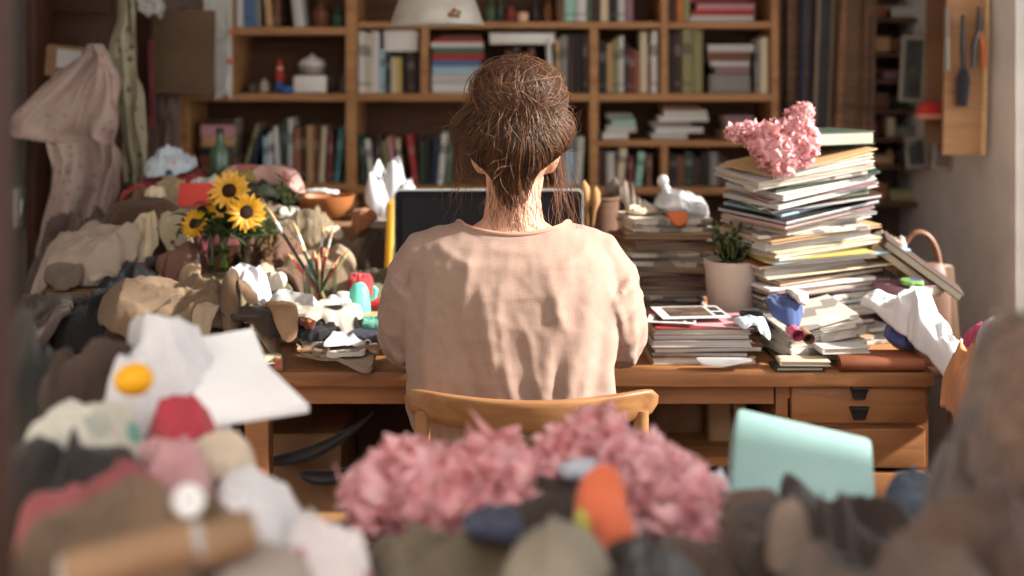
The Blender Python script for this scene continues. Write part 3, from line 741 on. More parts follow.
sb.build('bun_strands', bun)
ov_ = Strands()
for k in range(330):   # locks swept from the head up over the foot of the bun
    az = rs.normal(0, .85); ph = rs.uniform(-.05, .75); d0 = np.array([math.sin(az) * math.cos(ph), -math.cos(az) * math.cos(ph), math.sin(ph)])
    p0 = HO + d0 * (float(RAD(d0)) + .001); e = np.array([math.sin(az) * .85 + rs.normal(0, .15), -abs(math.cos(az)) * .9 + rs.normal(0, .1), rs.uniform(-.75, -.05)]); e /= np.linalg.norm(e)
    p3 = BUN + e * np.array([.073, .067, .06]) * rs.uniform(.98, 1.08); d3 = np.array([-e[0] * .5, .1, .9]); L3 = np.linalg.norm(p3 - p0)
    tg = p3 - p0; tg /= np.linalg.norm(tg); c1 = p0 + (tg * .4 + d0 * .25) * L3; c2 = p3 - (d3 * .25 - e * .3 + rs.normal(0, .1, 3)) * L3; t = np.linspace(0, 1, 14)[:, None]
    st_ = (1 - t) ** 3 * p0 + 3 * (1 - t) ** 2 * t * c1 + 3 * (1 - t) * t * t * c2 + t ** 3 * p3
    ov_.add(st_, rs.uniform(.00032, .00065), float(np.clip(rs.beta(1.8, 2.3), 0, 1)))
for k in range(130):   # stray loops standing off the bun
    ax = rs.normal(0, 1, 3); ax /= np.linalg.norm(ax); u = np.cross(ax, rs.normal(0, 1, 3)); u /= np.linalg.norm(u); w = np.cross(ax, u); t = np.linspace(0, 1, 14); a = rs.uniform(1.2, 2.6) * t
    p = (u * np.cos(a)[:, None] + w * np.sin(a)[:, None]) * (1 + rs.uniform(.08, .4) * np.sin(PI * t))[:, None] * np.array([.073, .066, .059]); p = BUN + p * [1, 1, np.where(p[0, 2] < -.03, .5, 1)]
    ov_.add(p, rs.uniform(.0003, .0005), float(rs.uniform(.2, .9)))
ov_.build('swept_strands', hair)
# loose curls: nape, temples, and flyaways
fl = Strands()
def wisp(p0, dirs, ln, curl, n=18, r=.0004, sag=.4):
    t = np.linspace(0, 1, n); d = np.array(dirs, float); d /= np.linalg.norm(d); e = np.cross(d, [0, .9, .3]); e /= np.linalg.norm(e); g = np.cross(d, e)
    ph = rs.uniform(0, 6); fr = rs.uniform(5, 10)
    p = np.array(p0) + d * (t * ln)[:, None] + e * (curl * t * np.sin(ph + fr * t))[:, None] + g * (curl * t * np.cos(ph + fr * t))[:, None]; p[:, 2] -= sag * ln * t ** 2
    fl.add(p, r, float(rs.uniform(.3, .95)))
for k in range(90):   # nape
    x = rs.uniform(-.04, .05); y0 = 2.285 - .062 + .5 * x * x / .05; wisp((x, y0 - .012 + rs.normal(0, .004), 1.13 + rs.uniform(-.01, .03)), (x * 2.2 + rs.normal(0, .2), -.12, -1), rs.uniform(.04, .085), rs.uniform(.004, .010))
for k in range(46):   # beside the right ear, long and curly
    wisp((.088 + rs.normal(0, .008), 2.285 + rs.normal(0, .02), 1.2 + rs.normal(0, .02)), (rs.normal(.12, .2), -.1, -1), rs.uniform(.06, .15), rs.uniform(.006, .014), 22)
for k in range(30):
    wisp((-.092 + rs.normal(0, .008), 2.29 + rs.normal(0, .02), 1.21 + rs.normal(0, .02)), (rs.normal(-.15, .3), -.1, -1), rs.uniform(.05, .1), rs.uniform(.006, .014), 20)
for k in range(190):  # flyaways all round the outline
    az = rs.uniform(-2.2, 2.2); ph = rs.uniform(-.4, 1.3); d = np.array([math.sin(az) * math.cos(ph), -math.cos(az) * math.cos(ph), math.sin(ph)])
    tg = np.cross(d, rs.normal(0, 1, 3)); tg /= np.linalg.norm(tg); wisp(HO + d * (float(RAD(d)) - .004), d * .35 + tg, rs.uniform(.03, .08), rs.uniform(.003, .012), 14, .00035, .1)
for k in range(150):
    d = rs.normal(0, 1, 3); d[2] = abs(d[2]) * .8; d /= np.linalg.norm(d); tg = np.cross(d, rs.normal(0, 1, 3)); tg /= np.linalg.norm(tg)
    wisp(BUN + d * np.array([.066, .06, .05]), d * .55 + tg, rs.uniform(.02, .06), rs.uniform(.003, .01), 14, .00035, .05)
fl.build('loose_strands', hair)
tie = B().tube([BUN + Vector((.052 * math.cos(a), -.012 + .05 * math.sin(a), -.036 - .012 * math.sin(a))) for a in [2 * PI * i / 24 for i in range(25)]], .005, 8, cap=False)
tie.obj('hair_tie', M('dark_hair_tie', (40, 30, 28), 'cloth'), hair)
occupy(0, 2.5, .12, .14, .82)
# ================================================================== books and things in the bookcase
PG = M('page_edges', (198, 188, 172), 'edges', .9, col2=(150, 138, 120))
BC = {  # cover colours: word -> rgb
    'white': (208, 204, 198), 'cream': (204, 188, 158), 'pale blue': (158, 184, 198), 'blue': (84, 110, 146), 'navy': (44, 52, 78), 'teal': (62, 110, 116), 'red': (164, 56, 54),
    'dark red': (112, 52, 48), 'pink': (196, 140, 144), 'brown': (112, 74, 52), 'dark brown': (66, 46, 38), 'black': (40, 36, 36), 'grey': (132, 128, 124), 'tan': (186, 148, 104), 'orange': (196, 112, 56),
    'olive': (138, 132, 92), 'green': (84, 106, 82), 'dark green': (48, 66, 54), 'yellow': (196, 168, 96), 'mauve': (140, 104, 112), 'light grey': (190, 186, 180), 'rust': (146, 92, 66), 'mint': (150, 190, 176)}
def cov(c, banded=True):
    k = BC[c]; c2 = tuple(min(255, int(v * .6 + (70 if sum(k) < 330 else 20))) for v in k)
    return M('book_' + c.replace(' ', '_') + ('_banded' if banded else ''), k, 'band' if banded else 'paper', .6, col2=c2 if banded else None)
_bk = {}
def book(t, h, d, c, banded=True):
    """upright closed book: spine to -Y, cover (boards and rounded spine) with the page block as its part; meshes are shared"""
    key = (round(t, 3), round(h, 3), round(d, 2))
    if key not in _bk:
        b = B(); k = .0018
        b.box((-t / 2 + k / 2, 0, h / 2), (k, d, h)); b.box((t / 2 - k / 2, 0, h / 2), (k, d, h))
        n = 6; out = [(t / 2 * math.cos(PI + PI * i / n), -d / 2 + .002 - .0035 * math.sin(PI * i / n)) for i in range(n + 1)]
        b.prism(out + [(t / 2 - .0004, -d / 2 + .004), (-t / 2 + .0004, -d / 2 + .004)], 0, h)
        p = B().box((0, .0, h / 2), (t - 2 * k, d - .008, h - .006))
        _bk[key] = (b.me(True, 50), p.me())
    a, p = _bk[key]
    o = bpy.data.objects.new('book', a.copy()); COL.objects.link(o); o.data.materials.append(cov(c, banded))
    q = bpy.data.objects.new('pages', p.copy()); COL.objects.link(q); q.data.materials.append(PG); q.parent = o
    return o
def lie(o, loc, rz=0):
    """lay an upright book on its side, spine towards the room"""
    o.rotation_euler = Euler((0, PI / 2, rz)); o.location = loc
BYF = BY + .012
def row(where, group, x0, base, items, y=BYF, d=.16, noun='book', x1=None):
    """a row of upright books; items: (width px, height px, colour, lean)"""
    def span(sc):
        x = x0; prev = None
        for it in items:
            w, h, c = it[:3]; lean = it[3] if len(it) > 3 else 0; h = min(h, 64); tl = math.tan(lean)
            x += max(0, -h * tl) if prev is None else max(0, min(h, prev[0]) * (prev[1] - tl)) + .35 + (.5 if abs(prev[1] - tl) > .01 else 0)
            x += w * sc / math.cos(lean); prev = (h, tl)
        return x + max(0, prev[0] * prev[1])
    sc = 1.0
    while x1 and span(sc) > x1 and sc > .5: sc -= .02
    x = x0; z = Z_(base, BY) + .0012; prev = None; num = 0
    for it in items:
        w, h, c = it[:3]; lean = it[3] if len(it) > 3 else 0; h = min(h, 64); w = w * sc
        k = BY / F; t = w * k * .95; hh = h * k; dd = d * random.uniform(.85, 1.05); tl = math.tan(lean)
        if prev is None: x += max(0, -h * tl)
        else:
            hm = min(h, prev[0]); x += max(0, hm * (prev[1] - tl)) + .35 + (.5 if abs(prev[1] - tl) > .01 else 0)
        o = book(t, hh, dd, c, random.Random(int(x * 7)).random() < .6); wr = w / math.cos(lean)
        o.location = (X_(x + (wr - w * math.cos(lean) / 2 if lean > 0 else w * math.cos(lean) / 2), BY), y + dd / 2 + random.uniform(0, .012), z + abs(math.sin(lean)) * t / 2)
        o.rotation_euler = (0, lean, 0); x += wr; prev = (h, tl)
        tag(o, f'{c} {noun}, {ordw(num)} from the left {where}', 'book', group); num += 1
def pile(where, group, cx, base, items, y=BYF, d=.15, noun='book'):
    """books lying flat on each other; items bottom first: (width px, thickness px, colour, shift px)"""
    k = BY / F; z = Z_(base, BY) + .0008; n = len(items)
    for i, it in enumerate(items):
        w, t, c = it[:3]; sx = it[3] if len(it) > 3 else 0
        dd = d * random.uniform(.9, 1.05); o = book(t * k * .95, w * k, dd, c, False)
        lie(o, (X_(cx + sx, BY) - w * k / 2, y + dd / 2 + random.uniform(0, .012), z + t * k / 2)); z += t * k
        tag(o, f'{c} {noun}, {ordw(n - 1 - i)} from the top {where}', 'book', group)
    return z
def B97(px): return 93.5
# --- left column, top shelf (only feet of the books show)
row('on the high shelf above the white lidded pot', 'books on the top left shelf', 235, 27, [(7, 58, 'white'), (6, 60, 'blue'), (6, 62, 'blue'), (4, 55, 'grey'), (7, 60, 'tan', -.1), (5, 54, 'brown')], x1=286)
row('beside the stoneware jar on the high shelf', 'books on the top left shelf', 287, 27, [(7, 52, 'light grey', -.12), (6, 54, 'white', -.12)], x1=303)
# --- left column below y 97
pile('in the pile at the lower left shelf', 'flat books on the lower left shelf', 216, 183.5, [(36, 8, 'dark brown'), (34, 9, 'brown', 1), (36, 10, 'dark red', 0), (34, 9, 'black', -1), (33, 9, 'tan', 1), (34, 13, 'pink', 0), (30, 6, 'dark brown', 2)])
row('under the white lidded pot in the lower left shelf', 'upright books on the lower left shelf', 238, 183.5, [(7, 60, 'olive', .28), (7, 52, 'navy', .2)], x1=261.5)
row('beyond the leaning olive book', 'upright books on the lower left shelf', 262, 183.5, [(7, 46, 'pale blue'), (6, 50, 'white'), (7, 56, 'white', -.06), (8, 70, 'dark green'), (6, 66, 'light grey')], x1=291.5)
row('beside the thick upright in the lower left shelf', 'upright books on the lower left shelf', 293, 183.5, [(7, 55, 'rust'), (7, 57, 'dark brown'), (7, 57, 'tan'), (5, 54, 'brown'), (6, 56, 'cream', .05), (6, 50, 'dark red'), (7, 55, 'teal', .1)], x1=344.5)
# --- middle column above y 97, left of the short upright
row('beside the white boxes under the hanging lampshade', 'books under the lampshade', 357.5, 93.5, [(8, 62, "white"), (5, 60, 'cream'), (9, 62, 'white'), (5, 44, 'pale blue'), (6, 40, 'dark green'), (6, 36, 'cream'), (5, 36, 'yellow'), (6, 42, 'black'), (6, 40, 'dark brown'), (6, 38, 'black')], x1=419.5)
pile('in the tall pile beside the hanging lampshade', 'big flat books beside the lampshade', 456.8, 93.5, [(50, 10, 'white'), (49, 9, 'light grey', -1), (50, 8, 'pale blue', 0), (49, 6, 'blue', -1), (52, 7, 'red', 1), (50, 6, 'green', 1), (53, 5, 'white', 0), (50, 4, 'red', 1), (40, 3, 'brown', 4)])
row('behind the bun of hair', 'books behind the woman', 505, 93.5, [(7, 42, 'brown'), (8, 46, 'dark brown'), (7, 40, 'rust'), (7, 45, 'brown')])
row('right of the hair bun', 'books behind the woman', 546, 93.5, [(6, 54, 'white', -.06), (6, 54, 'tan'), (8, 58, 'grey'), (8, 58, 'dark brown'), (9, 60, 'black'), (5.5, 60, 'dark brown')], x1=588.5)
# --- column with cream and white spines
row('in the narrow shelf right of the long upright', 'books in the narrow right shelf', 599.5, 93.5, [(9, 52, 'black'), (6, 50, 'tan'), (7, 54, 'olive'), (5, 57, 'white'), (6, 48, 'dark brown'), (6, 44, 'dark red'), (5, 42, 'rust'), (8, 61, 'cream'), (4, 50, 'brown'), (7.5, 62, 'white')], x1=659.5)
row('in the far right shelf beside the olive volumes', 'books in the far right shelf', 669, 93.5, [(6, 60, 'black'), (7, 62, 'dark brown'), (10, 66, 'olive'), (11, 66, 'olive')])
zt = pile('in the small pile beside the olive volumes', 'flat boxes in the far right shelf', 731, 93.5, [(40, 19, 'grey'), (34, 8, 'mauve', 2), (40, 5, 'light grey', 0), (42, 9, 'brown', -1), (46, 8, 'light grey', 1)])
row('at the right end of the far right shelf', 'books in the far right shelf', 756, 93.5, [(4.5, 52, 'grey'), (8, 56, 'cream')], x1=770)
# --- top row above the y 25 shelf
row('on the top shelf over the bun of hair', 'books on the very top shelf', 557, 21.5, [(7, 40, 'brown'), (12, 46, 'mint'), (10, 46, 'white'), (5, 44, 'green'), (8, 50, 'dark brown'), (8, 44, 'cream'), (9, 42, 'black'), (7, 46, 'light grey'), (8, 44, 'mauve')], x1=660)
row('on the top shelf over the olive volumes', 'books on the very top shelf', 669, 21.5, [(8, 40, 'dark brown'), (6, 36, 'orange'), (7, 38, 'olive')])
pile('on the top shelf at its right end', 'books on the very top shelf', 723, 21.5, [(64, 6, 'light grey'), (62, 6, 'red', 1), (58, 6, 'pink', 4), (60, 7, 'dark red', -2)])
# --- below y 97, in the middle: books, and on the right the paper piles
row('behind the white crumpled tissue', 'books above the laptop', 358, 186, [(7, 50, 'dark green', -.05), (7, 46, 'white', -.1), (7, 50, 'dark brown'), (7, 44, 'olive', -.12), (7, 48, 'pink', -.15), (6, 46, 'cream', -.1)], x1=404)
row('above the left half of the laptop', 'books above the laptop', 406, 186, [(7, 50, 'red', -.12), (7, 44, 'dark green'), (6, 46, 'black'), (7, 48, 'navy', .06), (7, 52, 'white', .08), (6, 40, 'green', .05)], x1=452)
row('right of the ear of the woman', 'books beside the ear', 556, 186, [(6, 40, 'teal'), (10, 56, 'pale blue', .05), (8, 48, 'light grey', .08)], x1=588)
pile('in the low pile on the narrow middle shelf', 'paper piles on the right', 620, 140, [(26, 7, 'white', -4), (30, 7, 'light grey', 2), (24, 6, 'mint', 4), (26, 6, 'grey', 0)])
pile('in the wide pile on the middle shelf', 'paper piles on the right', 672, 140, [(36, 6, 'light grey', -2), (48, 6, 'white', 8), (40, 6, 'grey', 0), (50, 5, 'white', 12), (44, 6, 'light grey', 14), (38, 5, 'brown', 10)])
pile('in the rightmost pile of the middle shelf', 'paper piles on the right', 742, 140, [(40, 9, 'brown'), (34, 7, 'grey', 2), (30, 8, 'mauve', -2)])
row('under the paper piles in the lower right shelf', 'books in the lower right shelf', 600, 187, [(7, 36, 'dark brown'), (8, 34, 'light grey'), (8, 38, 'cream', .1), (6, 30, 'dark red'), (7, 34, 'mint', .12), (6, 32, 'brown')], x1=660)
row('beside the bag in the lower right shelf', 'books in the lower right shelf', 670, 187, [(8, 32, 'black'), (7, 30, 'brown'), (8, 34, 'dark green'), (7, 28, 'dark brown'), (9, 32, 'black'), (8, 34, 'grey'), (8, 30, 'dark brown')], x1=770)

# --- other things on the shelves
PORC = M('white_porcelain', (226, 222, 214), 'plain', .35); DKM = M('dark_bronze', (58, 48, 44), 'plain', .45)
def at(px, py, dy=.08): return Vector((X_(px, BY), BY + dy, Z_(py, BY) + .001))
q = BY / F
pot = tag(B().box((0, 0, 9 * q), (33 * q, .1, 17.6 * q), bev=.006).obj('storage_box', PORC, loc=at(308, 93.5)), 'square white box on the shelf under a grey lidded pot', 'box'); pot.data.transform(Matrix.Translation((0, 0, -.0007)))
g = tag(B().lathe([(.02, 0), (.036, .004), (.043, .014), (.044, .022), (.04, .03)], n=28).obj('lidded_pot', M('grey_stoneware', (150, 142, 130), 'plain', .5), loc=at(308, 75.5) + Vector((0, 0, .0005))), 'grey stoneware pot with a pale domed lid on the white box', 'pot')
B().lathe([(.046, .03), (.048, .034), (.036, .05), (.012, .06), (.006, .062), (.007, .068), (.001, .071)], n=28).obj('lid', PORC, g)
f = empty('figurine', at(275, 93.5)); tag(f, 'small painted figurine with red hat and blue trousers on the shelf', 'figurine')
B().lathe([(.014, 0), (.018, .01), (.015, .03), (.012, .038)], n=16).obj('legs', M('toy_blue', (52, 92, 150), 'plain', .4), f)
B().lathe([(.012, .038), (.017, .05), (.015, .066), (.007, .074)], n=16).obj('torso', M('toy_red', (190, 56, 48), 'plain', .4), f)
B().ball((0, 0, .083), .011).obj('head', M('toy_skin', (226, 178, 150), 'plain', .4), f)
B().lathe([(.012, .088), (.008, .1), (.003, .112), (.0005, .118)], n=16).obj('hat', MATS[('toy_red',)], f)
cup = tag(B().lathe([(.014, 0), (.02, .004), (.022, .02), (.02, .02), (.018, .006), (.001, .004)], n=20).obj('blue_stopper', M('toy_blue2', (60, 110, 176), 'plain', .4), loc=at(286, 93.5, .016)), 'small bright blue cap at the shelf edge beside the figurine', 'cap')
def bottle(px, base, h, r, col, label, cat='bottle', dy=.1, name='bottle'):
    o = tag(B().lathe([(r * .9, 0), (r, .006), (r, h * .62), (r * .45, h * .78), (r * .4, h * .94)], n=20).obj(name, M('glaze_%d_%d_%d' % col, col, 'plain', .3), loc=at(px, base, dy)), label, cat)
    B().lathe([(r * .46, h * .94), (r * .46, h), (.001, h)], n=16).obj('cap', DKM, o); return o
bottle(328, 93.5, .085, .022, (70, 58, 50), 'dark brown bottle on the shelf right of the lidded pot')
bottle(340, 93.5, .07, .016, (98, 88, 80), 'small grey-brown bottle beside the thick bookcase upright')
bottle(246, 93.5, .035, .02, (92, 82, 74), 'squat dark pot at the left end of the pot shelf', 'pot', name='ink_pot')
bottle(258, 93.5, .05, .018, (182, 170, 156), 'squat pale pot second from left on the pot shelf', 'pot', name='ink_pot')
bottle(317, 27.3, .09, .03, (120, 74, 48), 'round brown stoneware jar on the top left shelf', 'jar', name='stoneware_jar')
bottle(334, 27.3, .07, .026, (58, 88, 70), 'squat dark green jar on the top left shelf beside the upright', 'jar', name='stoneware_jar')
for i, (px, h, r, c, l, ct) in enumerate(((490, .08, .018, (72, 96, 66), 'green glass bottle on the top shelf beside the lampshade', 'bottle'), (500, .11, .014, (60, 60, 52), 'slim dark bottle on the top shelf beside the lampshade', 'bottle'), (511, .06, .02, (150, 60, 52), 'red-brown pot on the top shelf near the lampshade', 'pot'),
    (536, .09, .02, (56, 44, 40), 'dark round pot on the top shelf above the bun', 'pot'), (549, .075, .018, (140, 88, 52), 'amber bottle on the top shelf above the bun', 'bottle'))):
    bottle(px, 21.8, h, r, c, l, ct, name='small_' + ct)
cd = tag(B().lathe([(.016, 0), (.018, .004), (.018, .03), (.004, .033)], n=20).obj('candle', M('peach_wax', (236, 190, 158), 'plain', .5), loc=at(523, 21.8, .03)), 'small peach-coloured candle at the edge of the top shelf', 'candle')
B().tube([(0, 0, .032), (.001, 0, .04)], .001, 6).obj('wick', DKM, cd)
bx = tag(B().box((0, 0, 5 * q), (65 * q, .14, 9.6 * q), bev=.003).obj('document_box', PORC, loc=at(522, 44.5, .09)), 'long flat white box lying on the books behind the bun', 'box')
B().box((0, 0, 10.5 * q), (66 * q, .145, 1.6 * q), bev=.001).obj('lid', PORC, bx)
# white boxes stacked beside the lamp
for i, (px, base, w, h, l) in enumerate(((400, 52, 34, 21, 'larger white card box under the hanging lampshade'), )):
    o = tag(B().box((0, 0, h * q / 2), (w * q, .12, h * q - .001), bev=.003).obj('card_box', PORC, loc=at(px, base, .09)), l, 'box')
    B().box((0, 0, h * q), (w * q + .003, .123, .006), bev=.001).obj('lid', M('box_lid_paper', (214, 208, 198), 'paper'), o)
# white crumpled tissue in front of the shelf, tulip-like dry buds, bag
def blob(name, label, cat, c, rad, mat, seed=1, amp=.35, sub=5, freq=3.0, crease=True, group=None):
    """a crumpled ball of paper, cloth or plastic"""
    b = B().ball((0, 0, 0), 1, sub=sub); rs_ = np.random.RandomState(seed); A = rs_.normal(0, 1, (14, 3)); A /= np.linalg.norm(A, axis=1)[:, None]; O = rs_.uniform(-.7, .7, 14)
    for v in b.bm.verts:
        p = np.array(v.co); s = 0
        if crease: s = float(np.mean(np.minimum(np.abs(A @ p - O), .35))) / .35
        s2 = float(vn(p[0] * freq + p[2], p[1] * freq + p[2] * 1.7, seed)); k = 1 + amp * ((s - .5) * 1.5 * crease + .4 * s2)
        v.co = Vector((p[0] * rad[0] * k, p[1] * rad[1] * k, max(p[2], -.75) * rad[2] * k))
    zm = min(v.co.z for v in b.bm.verts); bmesh.ops.translate(b.bm, verts=b.bm.verts, vec=(0, 0, -zm))
    o = b.obj(name, mat, angle=35 if crease else 180); o.location = c
    return tag(o, label, cat, group)
TISS = M('white_tissue', (200, 198, 200), 'paper', .85, col2=(180, 178, 184))
# ================================================================== colours of cloth and paper
def cl(name, col, col2=None, **k): return M(name, col, 'cloth', .9, col2=col2, **k)
def pp_(name, col, col2=None): return M(name, col, 'paper', .8, col2=col2)
BURLAP = M('brown_burlap', (122, 100, 80), 'linen', .95, col2=(86, 68, 52)); BEIGE = M('beige_linen', (168, 150, 136), 'linen', .9, col2=(140, 122, 108))
KRAFT = pp_('kraft_paper', (150, 118, 90), (120, 92, 68)); CARDB = pp_('cardboard', (146, 108, 76), (118, 84, 58)); WHP = pp_("white_paper", (192, 189, 186), (172, 168, 165)); CREAM = pp_('cream_paper', (214, 196, 166), (188, 168, 138))
NEWSP = M('newspaper', (190, 180, 168), 'print', .85, col2=(134, 126, 120), scale=2)
DARKB = cl('dark_brown_cloth', (70, 52, 42), (46, 34, 28)); KHAKI = cl('khaki_cloth', (132, 116, 92), (98, 84, 64)); BLACKC = cl('black_cloth', (40, 38, 42), (26, 25, 28)); MAUVE = cl('mauve_cloth', (108, 86, 80), (78, 62, 58))
def carton(name, label, x, y, rz, w, d, h, mat=None, tape=True):
    z = rest(x, y, w / 2, d / 2, rz); o = empty(name, (x, y, z), rz); tag(o, label, 'box'); m = mat or CARDB
    B().box((0, 0, h / 2), (w, d, h), bev=.004).obj('body', m, o)
    for s in (-1, 1): B().box((0, s * d / 4, h + .0022), (w - .004, d / 2 - .002, .003), bev=.001).obj('flap', m, o)
    if tape: B().box((0, 0, h + .0045), (.05, d + .002, .0012)).obj('tape', M('brown_tape', (168, 138, 100), 'plain', .4), o)
    occupy(x, y, w / 2, d / 2, z + h + .006, rz); return o
def flatbook(label, px, Y, w, d, t, c, rz=0, noun='book', cat='book', group=None, x=None, z=None):
    """one closed book lying flat on whatever is there, spine along its left side"""
    x = X_(px, Y) if x is None else x; z = rest(x, Y, w / 2, d / 2, rz) if z is None else z
    o = book(t, d, w, c, False); o.name = noun
    o.rotation_euler = (Euler((0, 0, rz)).to_matrix() @ Matrix(((0, 1, 0), (0, 0, 1), (1, 0, 0)))).to_euler()
    # book axes: x thickness, y depth (spine at -y), z height  ->  z up, x across, y away
    o.location = Vector((x, Y, z + t / 2)) - Euler((0, 0, rz)).to_matrix() @ Vector((0, d / 2, 0))
    occupy(x, Y, w / 2, d / 2, z + t + .001, rz); tag(o, label, cat, group); return o

# ================================================================== far left: wardrobe, hangings, cards
wr_ = empty('wardrobe', (-1.358, 4.0, 0)); tag(wr_, 'tall dark brown wooden wardrobe in the far corner behind the floral cloth', 'wardrobe')
ww = .235
B().box((0, 0, 1.0), (ww, .44, 2.0), bev=.006).obj('body', OAKD, wr_)
B().box((0, -.01, 2.02), (ww + .03, .48, .04), bev=.01).obj('cornice', OAKD, wr_)
for i, (za, zb) in enumerate(((1.52, 1.98), (1.33, 1.5), (.06, 1.31))):
    d_ = B().box((0, -.229, (za + zb) / 2), (ww - .03, .018, zb - za), bev=.004); d_.box((0, -.24, (za + zb) / 2), (ww - .11, .008, zb - za - .08), bev=.003)
    dd = d_.obj('door' if i != 1 else 'drawer', OAKD, wr_); k = B().ball((0 if i == 1 else .1, -.252, (za + zb) / 2), .011).obj('knob', DKM, dd)
FLORAL = M('floral_cotton', (190, 166, 156), 'floral', .9, col2=(156, 130, 126), scale=1.7)
hang('hanging_cloth', 'pale pink floral cloth hung over the dark wardrobe, trailing onto the heap', 'cloth',
     [(44, 92, 104), (56, 84, 112), (72, 60, 120), (88, 44, 124), (106, 28, 124), (122, 14, 122), (136, 11, 120), (142, 52, 121), (160, 58, 122), (190, 56, 118), (225, 48, 106), (262, 44, 98)], 3.36, FLORAL, amp=.055, folds=4.2, seed=3, nu=80, nv=90)
kc = tag(B().box((0, 0, 0), (.115, .03, .09), (.1, .12, 0), bev=.004).obj('kraft_card_box', KRAFT, loc=tuple(P(67, 62, 3.42))), 'small kraft card box with a white label above the floral cloth', 'box')  # card box floating by the cloth
B().box((.012, -.0165, .008), (.07, .002, .052), (.1, .12, 0)).obj('paper_label', WHP, kc)
hang('hanging_scarf', 'green and cream patterned scarf hanging beside the dark wardrobe', 'scarf', [(-8, 116, 136), (50, 113, 138), (100, 116, 146), (160, 128, 150), (182, 130, 146)], 3.62, M('leafy_scarf', (176, 168, 140), 'floral', .9, col2=(82, 92, 72), scale=1.3), amp=.05, folds=2.4, seed=8, nu=36)
hang('hanging_braid', 'narrow dark red woven braid hanging beside the brown cardboard sheet', 'braid', [(40, 148, 153), (90, 150, 155), (128, 151, 156)], 3.7, cl('dark_red_braid', (128, 58, 62)), amp=.01, folds=1, nu=8, nv=40)
hang('mauve_curtain', 'dull mauve-brown curtain hanging below the brown cardboard sheet', 'curtain', [(84, 150, 182), (130, 148, 180), (190, 146, 182)], 3.86, cl('mauve_curtain_cloth', (120, 98, 90), (96, 78, 72)), amp=.02, folds=4, seed=5, nu=40)
cs = B().box((0, 0, 0), (.2, .012, .27), (.05, .03, .02), bev=.003); cs = cs.obj('hanging_cardboard', pp_('dark_cardboard', (104, 82, 62), (84, 64, 48)), loc=tuple(P(183, 52, 3.8))); tag(cs, 'large dark brown cardboard sheet hung in front of the bookcase corner', 'cardboard')
B().box((0, -.004, .131), (.03, .016, .018), (.05, .03, 0), bev=.003).obj('clip', DKM, cs)
wsht = hang('white_hanging_paper', 'tall white paper with orange pins between cardboard sheet and bookcase', 'paper', [(-8, 204, 232), (50, 206, 231), (98, 208, 233)], 3.93, M('sketch_paper', (206, 204, 196), 'paper', .85, col2=(170, 170, 162)), amp=.012, folds=1.2, seed=6, nu=20)
for px_, py_ in ((232, 32), (230, 61)):
    pn = B().ball(P(px_, py_, 3.905) - wsht.location, (.009, .008, .009)).obj('pin', M('orange_pin', (226, 96, 48), 'plain', .4), wsht); pn['label'] = 'round orange pin'
hang('hanging_papers', 'sheaf of pale papers hanging at the top beside the cardboard sheet', 'paper', [(-10, 134, 160), (8, 140, 166), (16, 150, 164)], 3.7, WHP, amp=.02, folds=2, seed=4, nu=24, nv=30)

# ================================================================== left heap on the desk, back to front
flatbook('grey sketchbook lying under the pencil glass', 316, 2.72, .18, .14, .03, 'grey', .1, 'sketchbook'); flatbook('cream sketchbook lying directly under the pencil glass', 314, 2.71, .125, .12, .03, 'cream', -.1, 'sketchbook')
flatbook('grey book lying under the white and mint bottles', 356, 2.585, .1, .09, .03, 'grey', .08); flatbook('thin tan book lying directly under the white and mint bottles', 356, 2.585, .095, .085, .024, 'tan', .02)
# pencil glass
gx, gy = X_(320, 2.7), 2.7; gz = rest(gx, gy, .036); pg_ = empty('pencil_glass', (gx, gy, gz)); tag(pg_, 'clear glass tumbler full of pencils and brushes', 'glass')
B().lathe([(.001, 0), (.033, 0), (.036, .003), (.039, .094), (.0365, .094), (.0335, .006), (.001, .006)], n=36, cap=False).obj('glass', M('clear_glass', (236, 240, 236), 'glass'), pg_, angle=60)
occupy(gx, gy, .04, .04, gz + .09)
carton('cardboard_box', 'brown cardboard box under the coloured cloths at the back of the heap', -.81, 3.2, .03, .46, .3, .17)
carton('cardboard_box', 'low brown cardboard box under the wooden bowl at the back of the desk', -.40, 3.2, -.04, .24, .26, .19)
carton('cardboard_box', 'brown cardboard box beneath the beige linen at the left end of the desk', -.92, 2.86, .1, .3, .28, .1)
drape('brown_blanket', 'folded dark brown blanket beneath the blue and red cloths', 'blanket', 170, 3.2, .36, .19, .10, DARKB, kind='cloth', wob=.07, seed=11, top=184)
drape('khaki_jacket', 'crumpled khaki jacket behind the sunflowers', 'jacket', 248, 3.08, .24, .2, .09, KHAKI, seed=12, top=196)
drape('mauve_coat', 'rumpled mauve-brown coat below the hanging floral cloth', 'coat', 74, 3.12, .26, .3, .24, MAUVE, seed=13, top=205, freq=8)
drape('red_cloth', 'crumpled dark red cloth under the blue and white cloth', 'cloth', 172, 3.2, .19, .12, .045, cl('red_cloth', (150, 44, 46), (104, 30, 34)), seed=14, top=168, freq=16)
drape('blue_white_cloth', 'bundle of blue and white patterned cloth topping the left heap', 'cloth', 170, 3.2, .13, .11, .08, M('blue_white_print', (190, 200, 208), 'floral', .9, col2=(44, 74, 116), scale=1.2), seed=15, top=148, freq=16)
drape('white_box_lid', 'flat white card lying behind the blue and white cloth', 'card', 206, 3.3, .18, .1, .01, WHP, kind='sheet', sq=9, wob=0, seed=4, top=166)
drape('blue_print_pouch', 'small blue and white printed pouch behind the red card', 'pouch', 202, 3.08, .085, .07, .07, M('blue_print', (206, 208, 206), 'floral', .9, col2=(70, 112, 152), scale=1.5), seed=16, top=166, freq=20)
